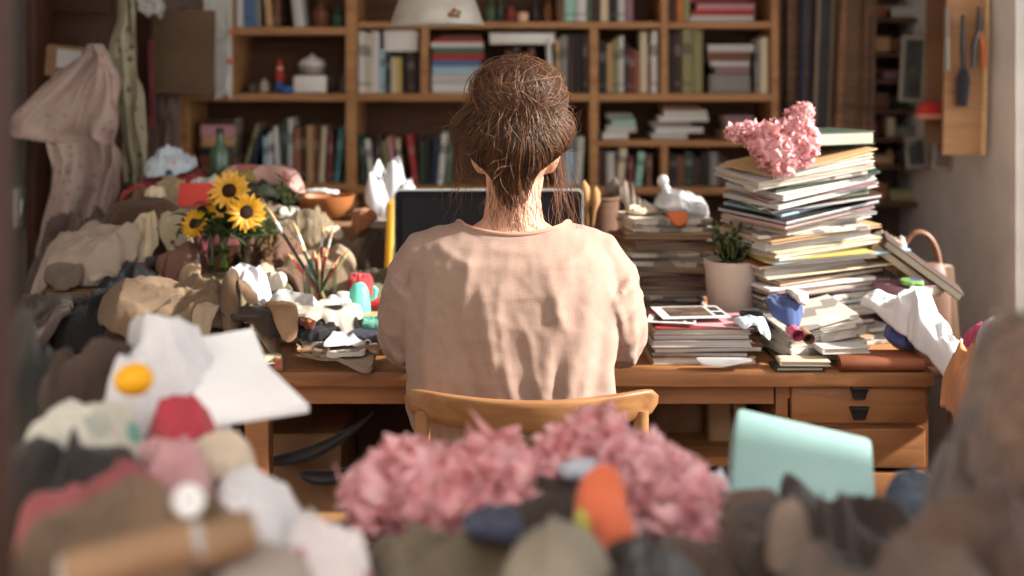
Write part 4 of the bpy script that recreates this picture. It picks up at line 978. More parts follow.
drape('pale_cloth_bag', 'pale crumpled cloth bag left of the red card', 'bag', 168, 3.02, .13, .12, .10, cl('pale_bag_cloth', (186, 168, 140), (140, 118, 92)), seed=17, top=178, freq=18)
drape('ochre_cloth', 'ochre and brown crumpled cloth beside the pale bag', 'cloth', 144, 3.02, .14, .14, .07, cl('ochre_cloth', (140, 104, 70), (92, 66, 46)), seed=18, top=183, freq=14)
drape('brown_leather_bag', 'soft dark brown bag lying under the pale cloth bag', 'bag', 140, 2.93, .2, .14, .075, cl('brown_bag', (90, 62, 44), (60, 42, 32)), kind='pillow', seed=19, top=198)
rc = B().box((0, 0, .03), (.085, .003, .06), (-.35, 0, .05), bev=.001); z = Z_(206, 2.98); rc = rc.obj('red_card', M('coral_card', (214, 76, 66), 'paper', .7, col2=(196, 64, 56)), loc=(X_(196, 2.98), 2.98, z - .002)); tag(rc, 'bright coral red card propped behind the sunflowers', 'card')
drape('cream_bag', 'small cream paper bag below the ochre cloth', 'bag', 146, 2.86, .07, .07, .06, CREAM, kind='paper', seed=21, top=212, freq=20)
drape('speckled_bag', 'small grey and cream speckled bag left of the sunflower jar', 'bag', 176, 2.86, .09, .07, .06, M('speckled_cloth', (172, 158, 130), 'floral', .9, col2=(80, 66, 52), scale=2), seed=22, top=208, freq=22)
drape('dark_green_cloth', 'dark green rumpled cloth beneath the pink magazine', 'cloth', 246, 3.12, .2, .14, .06, cl('bottle_green_cloth', (62, 66, 50), (40, 44, 36)), seed=23, top=178, freq=12)
# pink and white rolled magazine, thin green bottle behind
drape('pink_magazine', 'pink and white bent magazine lying across the back of the heap', 'magazine', 262, 3.2, .24, .1, .02, M('pink_print', (208, 164, 156), 'print', .7, col2=(176, 104, 100)), kind='pillow', sq=7, wob=.02, rz=-.5, seed=3, soft=6, nt=120, top=163)
gbz = rest(X_(220, 3.3), 3.3, .03); gb = tag(B().lathe([(.026, 0), (.028, .01), (.028, .08), (.01, .105), (.01, .13)], n=20).obj('green_bottle', M('green_bottle_glass', (66, 92, 70), 'plain', .2, spec=.6), loc=(X_(220, 3.3), 3.3, gbz)), 'dark green bottle standing behind the pink magazine', 'bottle')
B().lathe([(.0115, .13), (.0115, .145), (.001, .146)], n=16).obj('cap', DKM, gb); occupy(X_(220, 3.3), 3.3, .028, .028, gbz + .14)
# wooden bowl with dry things, centre-left back
bx_, by_ = X_(326, 3.16), 3.16; bz = max(Z_(217, 3.16), .951)
bw = tag(B().lathe([(.035, 0), (.042, .004), (.068, .03), (.076, .058), (.072, .058), (.063, .03), (.035, .01), (.001, .009)], n=40).obj('wooden_bowl', M('orange_brown_wood', (158, 98, 56), 'wood', .5, col2=(120, 70, 40)), loc=(bx_, by_, bz)), 'orange-brown wooden bowl beside the bookcase upright behind the pencils', 'bowl'); occupy(bx_, by_, .076, .076, bz + .06)
drape('white_rag', 'small white rag lying over the rim of the wooden bowl', 'rag', 322, 3.14, .09, .05, .022, cl('white_rag', (206, 200, 194), (170, 164, 158)), rz=-.5, seed=25, top=190, freq=20)
for i, (px_, Y_, w_, d_, T_, m_, l_) in enumerate(((300, 3.0, .2, .16, .12, KHAKI, 'khaki cloth bundle between the sunflowers and the wooden bowl'), (352, 3.0, .17, .16, .09, cl('taupe_cloth', (128, 108, 90), (92, 76, 62)), 'taupe rumpled cloth behind the pencil glass'),
    (378, 2.98, .12, .16, .07, DARKB, 'dark brown cloth wedged beside the laptop'), (268, 2.9, .17, .13, .1, cl('brown_print', (110, 78, 58), (70, 50, 40)), 'brown cloth bundle right of the sunflower jar'), (318, 2.88, .2, .12, .05, cl('sand_cloth', (160, 138, 112), (122, 102, 80)), 'sand-coloured cloth right behind the pencil glass'),
    (372, 2.86, .13, .14, .05, cl('moss_cloth', (98, 92, 70), (66, 62, 48)), 'moss-coloured rag beside the left edge of the laptop'), (210, 2.9, .15, .11, .07, cl('crimson_print', (136, 56, 66), (84, 48, 44)), 'crimson and brown cloth under the smallest sunflower'), (184, 2.78, .13, .1, .05, M('red_floral', (128, 92, 80), 'floral', .9, col2=(140, 44, 58), scale=1.6), 'reddish printed cloth left of the glass jar'))):
    drape('rag' if w_ < .15 else 'cloth_bundle', l_, 'cloth', px_, Y_, w_, d_, T_, m_, seed=30 + i, freq=15, top=(206, 232, 228, 226, 245, 266, 224, 242)[i])
# tissue behind the laptop, yellow folder
drape('white_tissue', 'big crumpled white tissue paper behind the left side of the laptop', 'paper', 393, 3.24, .14, .14, .34, TISS, kind='paper', seed=41, top=157, freq=12, nr=34)
drape('grey_paper_bag', 'grey-brown paper bag below the white tissue behind the laptop', 'bag', 380, 3.1, .12, .12, .12, pp_('grey_kraft', (140, 124, 112), (112, 98, 88)), kind='paper', seed=42, top=232, freq=10)
yz = Z_(199, 2.98) - .26; yf = tag(B().box((0, 0, .13), (.015, .16, .26), (0, .04, 0), bev=.003).obj('yellow_folder', M('ochre_folder', (206, 152, 48), 'paper', .6, col2=(186, 132, 38)), loc=(X_(391, 2.98), 2.98, yz)), 'upright ochre yellow folder standing at the left edge of the laptop', 'folder'); B().box((0, .004, .131), (.009, .15, .257), (0, .04, 0)).obj('pages', PG, yf)
# left end
drape('beige_linen', 'light beige linen spread over the left end of the desk', 'cloth', 92, 2.84, .26, .26, .14, BEIGE, seed=51, top=215, freq=7, wob=.22, nr=40, nt=140)
drape('black_garment', 'crumpled black garment lying in front of the beige linen', 'garment', 118, 2.62, .25, .17, .12, BLACKC, seed=52, top=256, freq=10)
drape('grey_shirt', 'grey-brown rumpled shirt at the far left edge of the desk', 'shirt', 40, 2.62, .2, .26, .14, cl('grey_brown_cloth', (92, 80, 74), (66, 56, 52)), seed=53, top=290)
drape('tan_blanket', 'folded tan blanket under the glass jar', 'blanket', 222, 2.75, .3, .2, .105, KHAKI, kind='pillow', seed=54, top=272, sq=5)
drape('brown_cushion', 'flat brown cushion beneath the burlap', 'cushion', 176, 2.56, .28, .2, .09, DARKB, kind='pillow', seed=55, top=302, sq=4)

# sunflowers in a glass jar
jx, jy = X_(229, 2.75), 2.75; jz = rest(jx, jy, .05)
jar = empty('glass_jar', (jx, jy, jz)); tag(jar, 'clear glass jar holding the sunflowers', 'jar'); JH = .10
GL = M('clear_glass', (236, 240, 236), 'glass')
B().lathe([(.001, 0), (.046, 0), (.05, .004), (.05, JH - .01), (.046, JH), (.0435, JH), (.0475, JH - .01), (.0475, .008), (.001, .008)], n=40, cap=False).obj('glass', GL, jar, angle=60)
B().lathe([(.001, .0085), (.047, .0085), (.047, .055), (.001, .055)], n=32, cap=False).obj('water', M('greenish_water', (196, 206, 176), 'glass'), jar, angle=60)
PET = M('sunflower_petal', (252, 206, 40), 'sheer', .7, col2=(244, 178, 22)); DISC = M('sunflower_disc', (62, 38, 22), 'plain', .9, col2=(34, 22, 14), bump=.8, scale=6); LEAF = M('leaf_green', (66, 88, 46), 'sheer', .6, col2=(40, 60, 32)); STEM = M('stem_green', (104, 124, 66), 'plain', .6)
def leafpatch(b, p0, dirv, ln, wd, up=(0, 0, 1), bend=.25, n=6):
    d = Vector(dirv).normalized(); s = d.cross(Vector(up)).normalized(); u = s.cross(d)
    rows = []
    for i in range(n + 1):
        t = i / n; w = wd * (math.sin(PI * min(1, t * .92 + .06)) ** .8); c = Vector(p0) + d * ln * t - u * bend * ln * t * t
        rows.append([b.bm.verts.new(c + s * w * k * .5 + u * (abs(k) * w * .18)) for k in (-1, 0, 1)])
    for a, c in zip(rows, rows[1:]):
        for k in (0, 1): b.bm.faces.new((a[k], a[k + 1], c[k + 1], c[k]))
    return b
def sunflower(px, py, Y, face, rad, label):
    c = P(px, py, Y); o = empty('sunflower', c); tag(o, label, 'flower', 'sunflowers in the jar')
    f = Vector(face).normalized(); q = f.to_track_quat('Z', 'Y'); pb = B()
    for ring, (n, l0, tilt) in enumerate(((16, 1.0, .28), (15, .86, .5))):
        for k in range(n):
            a = 2 * PI * k / n + ring * .2 + random.uniform(-.07, .07); r = rad * l0 * random.uniform(.9, 1.06)
            d = Vector((math.cos(a), math.sin(a), tilt + random.uniform(-.12, .12)))
            leafpatch(pb, (d.x * rad * .28, d.y * rad * .28, .002 + ring * .002), d, r * .74, r * .27, bend=random.uniform(.1, .35))
    pb.bm.transform(q.to_matrix().to_4x4()); pb.obj('petals', PET, o, angle=180)
    db = B().ball((0, 0, .004), (rad * .36, rad * .36, rad * .16), sub=4); db.bm.transform(q.to_matrix().to_4x4()); db.obj('disc', DISC, o, angle=180)
    bt = Vector((jx + random.uniform(-.02, .02), jy + random.uniform(-.02, .015), jz + .012)) - c
    m = Vector((jx, jy, jz + JH)) - c + Vector((random.uniform(-.024, .024), random.uniform(-.016, .016), 0))
    B().tube([-f * .004, -f * .025 - Vector((0, 0, .006)), m, bt], [.004, .0036, .0032, .003], 8).obj('stem', STEM, o)
    return o
sunflower(229.5, 191, 2.70, (.12, -1, .25), .047, 'topmost sunflower in the glass jar, facing us')
sunflower(246, 212, 2.68, (.42, -1, .1), .044, 'right-hand lower sunflower in the glass jar, turned to the right')
sunflower(222, 207, 2.72, (-.1, -.9, -.3), .036, 'drooping sunflower half hidden behind the two large ones')
sunflower(195, 224, 2.71, (-.5, -.9, .35), .036, 'small leftmost sunflower leaning out of the jar')
fo = empty('foliage_sprig', (jx, jy, jz + JH)); tag(fo, 'leafy green sprigs around the sunflowers in the jar', 'foliage')
lb = B(); sbm = B()
for k in range(46):
    a = random.uniform(0, 2 * PI); e = random.uniform(-.1, .95); L_ = random.uniform(.05, .095)
    d = Vector((math.cos(a) * math.cos(e), math.sin(a) * math.cos(e) * .7, math.sin(e))); st0 = Vector((random.uniform(-.03, .03), random.uniform(-.03, .03), -.01)); en = st0 + d * L_ * 1.1
    sbm.tube([st0, st0.lerp(en, .5) + Vector((0, 0, .008)), en], .0014, 5)
    for j in range(5): leafpatch(lb, st0.lerp(en, .35 + .16 * j), (d.x + random.uniform(-.9, .9), d.y + random.uniform(-.9, .9), random.uniform(-.4, .6)), random.uniform(.025, .045), random.uniform(.011, .02), bend=random.uniform(0, .4))
lb.obj('leaves', LEAF, fo, angle=180); sbm.obj('stem', STEM, fo)
fo['kind'] = 'thing'
occupy(jx, jy, .05, .05, jz + JH)
# dried sprigs right of the jar
def sprig(name, label, px, Y, n, hgt, spread, mat, leafm, lw=.012, z=None):
    x = X_(px, Y); z = rest(x, Y, .015) if z is None else z; o = empty(name, (x, Y, z)); tag(o, label, 'plant'); s = B(); l = B()
    for k in range(n):
        a = random.uniform(0, 2 * PI); t = Vector((math.cos(a) * spread * random.random(), math.sin(a) * spread * random.random(), hgt * random.uniform(.6, 1)))
        s.tube([(0, 0, 0), t * .5 + Vector((0, 0, .01)), t], .0013, 5)
        for j in range(7): leafpatch(l, t * (.3 + .1 * j), (random.uniform(-1, 1), random.uniform(-1, 1), random.uniform(-.1, .9)), random.uniform(1.4, 2.8) * lw, lw, bend=.2)
    s.obj('stem', mat, o); l.obj('leaves', leafm, o, angle=180); return o
OLL = M('olive_leaf', (100, 104, 72), 'sheer', .7, col2=(70, 74, 50)); DRY = M('dried_leaf', (150, 120, 88), 'sheer', .8, col2=(110, 84, 60))
sprig('olive_sprig', 'olive green sprig lying beside the wooden bowl', 290, 3.0, 7, .10, .07, STEM, OLL, .013)
sprig('dried_sprig', 'dry brown sprig standing between sunflowers and pencils', 268, 2.84, 6, .12, .04, KRAFT, DRY, .012)

# burlap, tissue, papers at the desk's front
drape('burlap_cloth', 'coarse brown burlap cloth with frayed edge in front of the sunflowers', 'cloth', 170, 2.53, .29, .2, .12, BURLAP, seed=61, top=268, freq=7, wob=.2, nr=44, nt=150, fold_dir=.4)
drape('burlap_strip', 'wide brown burlap strap falling beside the white tissue', 'strap', 231, 2.5, .045, .2, .014, M('dark_burlap', (104, 82, 62), 'linen', .95, col2=(76, 58, 44)), rz=.25, kind='pillow', seed=62, top=270, soft=4)
drape('white_tissue', 'crumpled white tissue paper below the glass jar', 'paper', 248, 2.6, .105, .1, .12, TISS, kind='paper', seed=63, top=262, freq=9, nr=34)
drape('grey_rag', 'pale brown ragged cloth hanging under the white tissue', 'rag', 252, 2.49, .12, .1, .06, cl('pale_brown_rag', (158, 136, 116), (120, 100, 82)), seed=64, top=300, freq=16, wob=.3)
drape('dark_green_rag', 'dark green and brown rag at the desk front', 'rag', 252, 2.45, .12, .07, .04, cl('dark_olive_rag', (58, 56, 48), (62, 40, 34)), seed=65, top=322, freq=14)
def paintcol(n, c): return M('lacquer_' + n, c, 'plain', .35)
def stick(kind, px, py, Yo, r, col, cname, label, group='pencils and brushes in the glass'):
    tip = P(px, py, gy + Yo); k = (px - 320) / 20.0
    foot = Vector((gx - .016 * max(-1, min(1, k)) , gy - Yo * .25, gz + .009)); ax = tip - foot; ln = ax.length
    o = empty(kind, foot); o.rotation_euler = ax.to_track_quat('Z', 'Y').to_euler(); tag(o, label, kind.replace('_', ' '), group)
    if kind == 'paintbrush':
        B().tube([(0, 0, 0), (0, 0, ln * .3), (0, 0, ln * .72)], [r * .55, r, r * .9], 10).obj('handle', paintcol(cname, col), o)
        B().tube([(0, 0, ln * .72), (0, 0, ln * .84)], [r * .95, r * 1.05], 10).obj('ferrule', LM, o)
        B().tube([(0, 0, ln * .84), (0, 0, ln * .92), (0, 0, ln)], [r, r * 1.15, r * .15], 10).obj('bristles', M('brush_hair', (176, 146, 110), 'plain', .8), o)
    else:
        B().tube([(0, 0, 0), (0, 0, ln - r * 6)], r, 6).obj('shaft', paintcol(cname, col), o, angle=20)
        B().tube([(0, 0, ln - r * 6), (0, 0, ln - r * 1.6)], [r * .98, r * .3], 8).obj('wood_tip', M('pencil_wood', (206, 166, 120), 'plain', .7), o)
        B().tube([(0, 0, ln - r * 1.6), (0, 0, ln)], [r * .3, .0003], 8).obj('lead', paintcol(cname, col), o)
for a in (('paintbrush', 266, 206, .02, .0042, (60, 54, 50), 'dark', 'long dark paintbrush leaning farthest left in the glass'), ('paintbrush', 293, 222, .01, .0046, (196, 156, 104), 'natural', 'natural wood paintbrush leaning left above the glass'),
          ('paintbrush', 323, 224, .02, .0036, (150, 40, 52), 'crimson', 'crimson paintbrush standing tallest in the middle of the glass'), ('paintbrush', 333, 226, .012, .0036, (190, 112, 66), 'orange', 'orange-handled paintbrush right of the crimson one'),
          ('pencil', 287, 252, -.01, .0034, (190, 70, 62), 'brick', 'brick red pencil leaning low to the left in the glass'), ('pencil', 300, 242, 0, .0036, (48, 62, 84), 'navy', 'navy blue pencil in the left of the glass'), ('pencil', 306, 250, -.012, .0036, (44, 96, 92), 'teal', 'teal pencil at the front left of the glass'),
          ('pencil', 314, 248, .0, .0036, (128, 36, 46), 'wine', 'wine red pencil in the middle of the glass'), ('pencil', 319, 252, -.015, .0036, (206, 176, 140), 'bare', 'bare wood pencil at the front of the glass'), ('pencil', 327, 246, -.01, .0038, (96, 32, 40), 'maroon', 'maroon pencil right of the middle of the glass'),
          ('pencil', 341, 254, -.005, .0042, (226, 40, 84), 'hotpink', 'bright pink pencil leaning right in the glass'), ('pencil', 350, 248, .004, .004, (140, 146, 110), 'sage', 'sage green pencil leaning farthest right in the glass'), ('pencil', 336, 260, -.016, .0034, (62, 58, 60), 'slate', 'slate grey pencil at the front right of the glass')): stick(*a)
# crumpled papers in front
drape('white_drawing_paper', 'crumpled white drawing paper in front of the pencil glass', 'paper', 300, 2.53, .17, .13, .07, WHP, kind='paper', seed=71, top=290, freq=7, wob=.25, nr=40, nt=140)
drape('stained_paper', 'cream stained paper with black marks lying below the white bottle', 'paper', 326, 2.51, .16, .11, .035, M('ink_stained_paper', (216, 206, 192), 'floral', .85, col2=(40, 36, 36), scale=.55), kind='paper', seed=72, top=307, freq=8, wob=.3)
drape('brown_wrapping_paper', 'strip of brown wrapping paper folded over the white paper', 'paper', 282, 2.46, .05, .13, .03, KRAFT, kind='paper', rz=.5, seed=73, top=302)
drape('black_pouch', 'small black pouch under the stained paper at the desk front', 'pouch', 316, 2.452, .08, .06, .045, BLACKC, seed=74, top=326, freq=18)
yl = B().lathe([(.006, 0), (.008, .004), (.005, .016), (.001, .02)], n=12); zq = rest(X_(309, 2.43), 2.43, .008); tag(yl.obj('yellow_stopper', M('yellow_plastic', (224, 160, 40), 'plain', .4), loc=(X_(309, 2.43), 2.43, zq)), 'tiny yellow cap on the black pouch', 'cap')
# bottles
wx_, wy_ = X_(343, 2.565), 2.565; wz = DZ + .058; wbt = tag(B().lathe([(.02, 0), (.0225, .003), (.021, .03), (.0165, .052), (.0135, .056)], n=28).obj('white_bottle', M('white_plastic', (222, 220, 214), 'plain', .35), loc=(wx_, wy_, wz)), 'small white plastic bottle left of the mint spray bottle', 'bottle')
B().lathe([(.0125, .056), (.013, .068), (.0115, .07), (.001, .07)], n=24).obj('cap', M('grey_white_plastic', (200, 198, 190), 'plain', .4), wbt); occupy(wx_, wy_, .023, .023, wz + .06)
mx_, my_ = X_(359, 2.615), 2.615; mz = DZ + .058; MINT = M('mint_plastic', (104, 196, 174), 'plain', .35)
mb = tag(B().lathe([(.024, 0), (.0265, .003), (.0265, .038), (.0235, .044), (.022, .062), (.013, .078), (.006, .082)], n=30).obj('spray_bottle', MINT, loc=(mx_, my_, mz)), 'mint green spray bottle with a red nozzle between white bottle and woman', 'bottle')
B().lathe([(.0045, .082), (.005, .096), (.002, .1)], n=14).obj('nozzle', M('red_plastic', (196, 52, 52), 'plain', .4), mb); B().tube([(.02, 0, .042), (.034, 0, .05), (.037, 0, .066), (.031, 0, .072)], [.006, .006, .0055, .004], 10).obj('trigger', MINT, mb); occupy(mx_, my_, .03, .028, mz + .09)
rz_ = Z_(309, 2.62); rr_ = tag(B().tube([(-.034, 0, 0), (.034, 0, 0)], .0125, 20).obj('red_thread_roll', M('red_thread', (178, 46, 52), 'edges', .8, col2=(150, 36, 42)), loc=(X_(377, 2.62), 2.62, rz_ + .0125)), 'roll of red thread lying right of the mint spray bottle', 'thread roll')
for s in (-1, 1): B().tube([(s * .034, 0, 0), (s * .038, 0, 0)], .0128, 20).obj('end_cap', WHP, rr_)
occupy(X_(377, 2.62), 2.62, .038, .013, rz_ + .026)
drape('mint_cloth', 'mint green rag beside the elbow of the woman', 'rag', 376, 2.53, .06, .06, .03, cl('mint_cloth', (112, 178, 160), (84, 146, 130)), seed=75, top=317, freq=16)
drape('white_envelope', 'bent white envelope with a dark stripe beside the denim scrap', 'envelope', 343, 2.45, .1, .06, .016, M('grey_white_paper', (206, 204, 204), 'paper', .7, col2=(176, 174, 178)), kind='paper', rz=.4, sq=8, wob=.04, seed=76, top=331)
dn = drape('denim_scrap', 'dark blue denim scrap with a metal eyelet beside the elbow of the woman', 'denim', 366, 2.47, .07, .07, .05, M('dark_denim', (62, 62, 74), 'linen', .9, col2=(42, 42, 52)), kind='pillow', sq=5, wob=.06, seed=77, top=334)
ey = P(367.5, 343, 2.43) - dn.location; eyt = B(); eyt.tube([ey + Vector((.006 * math.cos(a), -.0, .006 * math.sin(a))) for a in [2 * PI * i / 18 for i in range(19)]], .0018, 8, cap=False); eyt.obj('eyelet', LM, dn)
# strips of brown paper lying over the front edge of the desk
for i, (px_, Y_, w_, d_, rz, m_, l_) in enumerate(((300, 2.42, .12, .045, .1, KRAFT, 'brown paper scrap at the desk edge under the black pouch'), (338, 2.415, .15, .05, -.15, pp_('grey_brown_paper', (140, 122, 104), (108, 92, 76)), 'grey-brown paper strip hanging over the desk edge'),
     (352, 2.41, .11, .04, .25, NEWSP, 'scrap of printed paper on the desk edge below the denim'), (368, 2.425, .07, .05, -.3, KRAFT, 'brown paper scrap on the desk edge beside the elbow'), (326, 2.40, .10, .035, -.4, pp_('taupe_paper', (126, 106, 88), (98, 80, 66)), 'taupe paper ribbon drooping from the desk edge'), (262, 2.42, .08, .05, .3, CREAM, 'cream paper scrap lying on the bare wood of the desk edge'))):
    drape('paper_scrap', l_, 'paper', px_, Y_, w_, d_, .012, m_, kind='sheet', rz=rz, sq=6, wob=.12, seed=80 + i, nr=14, nt=60, soft=2, top=(350, 352, 356, 352, 358, 360)[i])
mbz = DZ + .001; mtb = tag(B().box((0, 0, .012), (.02, .014, .024), bev=.001).obj('matchbox', CARDB, loc=(X_(278, 2.405), 2.412, mbz)), 'tiny upright matchbox with a white label at the desk edge', 'matchbox'); B().box((0, -.0075, .013), (.013, .001, .014)).obj('paper_label', M('red_white_label', (206, 170, 160), 'print', .7, col2=(170, 90, 80)), mtb)
# under the desk on the left
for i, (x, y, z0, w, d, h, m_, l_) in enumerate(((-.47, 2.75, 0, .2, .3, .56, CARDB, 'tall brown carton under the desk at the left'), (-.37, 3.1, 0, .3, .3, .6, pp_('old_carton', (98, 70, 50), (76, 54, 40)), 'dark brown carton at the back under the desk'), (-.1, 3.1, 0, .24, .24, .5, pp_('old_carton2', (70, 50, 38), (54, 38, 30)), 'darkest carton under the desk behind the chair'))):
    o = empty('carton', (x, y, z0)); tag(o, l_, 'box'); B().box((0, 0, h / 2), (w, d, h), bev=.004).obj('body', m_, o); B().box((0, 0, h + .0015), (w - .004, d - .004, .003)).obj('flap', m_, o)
for i, (pa, pb2, l_) in enumerate((((268, 462), (366, 420), 'dark shiny rolled umbrella leaning under the desk'), ((300, 474), (366, 462), 'second dark rolled umbrella lying below the first'))):
    A_, B_ = P(pa[0], pa[1], 2.54), P(pb2[0], pb2[1], 2.52 + .03 * i); m_ = A_.lerp(B_, .5) - Vector((0, 0, .012)); o = empty('rolled_umbrella', A_); tag(o, l_, 'umbrella')
    n_ = 14; B().tube([(Vector((0, 0, 0)).lerp(B_ - A_, t / n_) + Vector((0, 0, -.02 * math.sin(PI * t / n_)))) for t in range(n_ + 1)], [.005 + .017 * math.sin(PI * (t / n_) ** .7) ** .8 for t in range(n_ + 1)], 12, flat=.7).obj('canopy', M('dark_nylon', (48, 42, 42), 'cloth', .5, col2=(32, 28, 28)), o)
    B().tube([(B_ - A_), (B_ - A_) * 1.08 + Vector((0, 0, .008))], .004, 8).obj('handle', IRON, o)

# small clutter scattered over the left heap: px, Y, width, depth, bulk, colour, kind of thing
SCR = ((118, 2.98, .06, .05, .03, (196, 188, 176), 'paper', 'crumpled_paper', 'pale crumpled paper lump on the brown leather bag'), (131, 3.04, .07, .05, .03, (152, 60, 58), 'cloth', 'scrap', 'brick red cloth scrap near the floral cloth'), (156, 2.96, .05, .05, .035, (206, 190, 160), 'paper', 'crumpled_paper', 'cream crumpled paper ball below the ochre cloth'),
 (186, 2.93, .06, .05, .03, (90, 96, 120), 'cloth', 'scrap', 'slate blue cloth scrap under the red card'), (160, 2.80, .07, .06, .035, (60, 52, 50), 'cloth', 'scrap', 'blackish cloth scrap left of the crimson cloth'), (196, 2.70, .07, .06, .03, (166, 140, 110), 'paper', 'crumpled_paper', 'tan crumpled paper left of the glass jar foot'),
 (128, 2.76, .08, .05, .03, (112, 66, 62), 'cloth', 'scrap', 'maroon cloth scrap above the black garment'), (66, 2.72, .09, .07, .03, (118, 100, 88), 'cloth', 'scrap', 'taupe cloth scrap on the grey-brown shirt'), (104, 2.72, .06, .05, .025, (170, 154, 140), 'paper', 'crumpled_paper', 'greyish crumpled paper below the beige linen'),
 (262, 2.78, .06, .05, .035, (182, 160, 130), 'paper', 'crumpled_paper', 'sand crumpled paper right of the glass jar'), (276, 2.74, .05, .06, .03, (206, 196, 180), 'paper', 'crumpled_paper', 'off-white crumpled paper beside the dry sprig'), (290, 2.79, .07, .05, .03, (92, 66, 50), 'cloth', 'scrap', 'dark brown cloth scrap left of the pencil glass'),
 (274, 2.64, .06, .05, .03, (152, 128, 102), 'paper', 'crumpled_paper', 'light brown crumpled paper behind the white drawing paper'), (290, 2.63, .05, .05, .025, (196, 176, 150), 'paper', 'crumpled_paper', 'small beige paper ball behind the white drawing paper'), (342, 2.78, .06, .05, .035, (204, 192, 176), 'paper', 'crumpled_paper', 'pale crumpled paper right of the pencil glass'),
 (360, 2.80, .06, .05, .03, (176, 56, 60), 'cloth', 'scrap', 'bright red cloth scrap above the mint spray bottle'), (372, 2.74, .05, .05, .03, (84, 110, 108), 'cloth', 'scrap', 'dull teal cloth scrap above the red thread roll'), (330, 3.02, .07, .05, .03, (196, 180, 160), 'paper', 'crumpled_paper', 'cream crumpled paper below the wooden bowl'),
 (285, 3.06, .07, .06, .03, (214, 206, 196), 'cloth', 'scrap', 'whitish cloth scrap left of the wooden bowl'), (244, 3.1, .06, .05, .03, (150, 132, 70), 'cloth', 'scrap', 'mustard cloth scrap behind the topmost sunflower'), (364, 3.06, .06, .06, .03, (146, 92, 62), 'cloth', 'scrap', 'rusty cloth scrap right of the wooden bowl'),
 (240, 2.47, .07, .05, .02, (128, 104, 80), 'paper', 'crumpled_paper', 'brown crumpled paper at the desk edge below the burlap'), (206, 2.46, .08, .05, .02, (170, 150, 128), 'paper', 'crumpled_paper', 'beige crumpled paper at the desk edge below the burlap'), (304, 2.44, .05, .04, .02, (104, 44, 40), 'cloth', 'scrap', 'dark red cloth scrap beside the black pouch'))
for i, (px_, Y_, w_, d_, T_, c_, k_, n_, l_) in enumerate(SCR):
    drape(n_, l_, 'paper' if k_ == 'paper' else 'cloth', px_, Y_, w_, d_, T_, M('scrap_%d' % i, c_, k_ if k_ == 'cloth' else 'paper', .9), kind=k_, seed=300 + i, freq=22, wob=.35, nr=16, nt=56, soft=1, low=True)
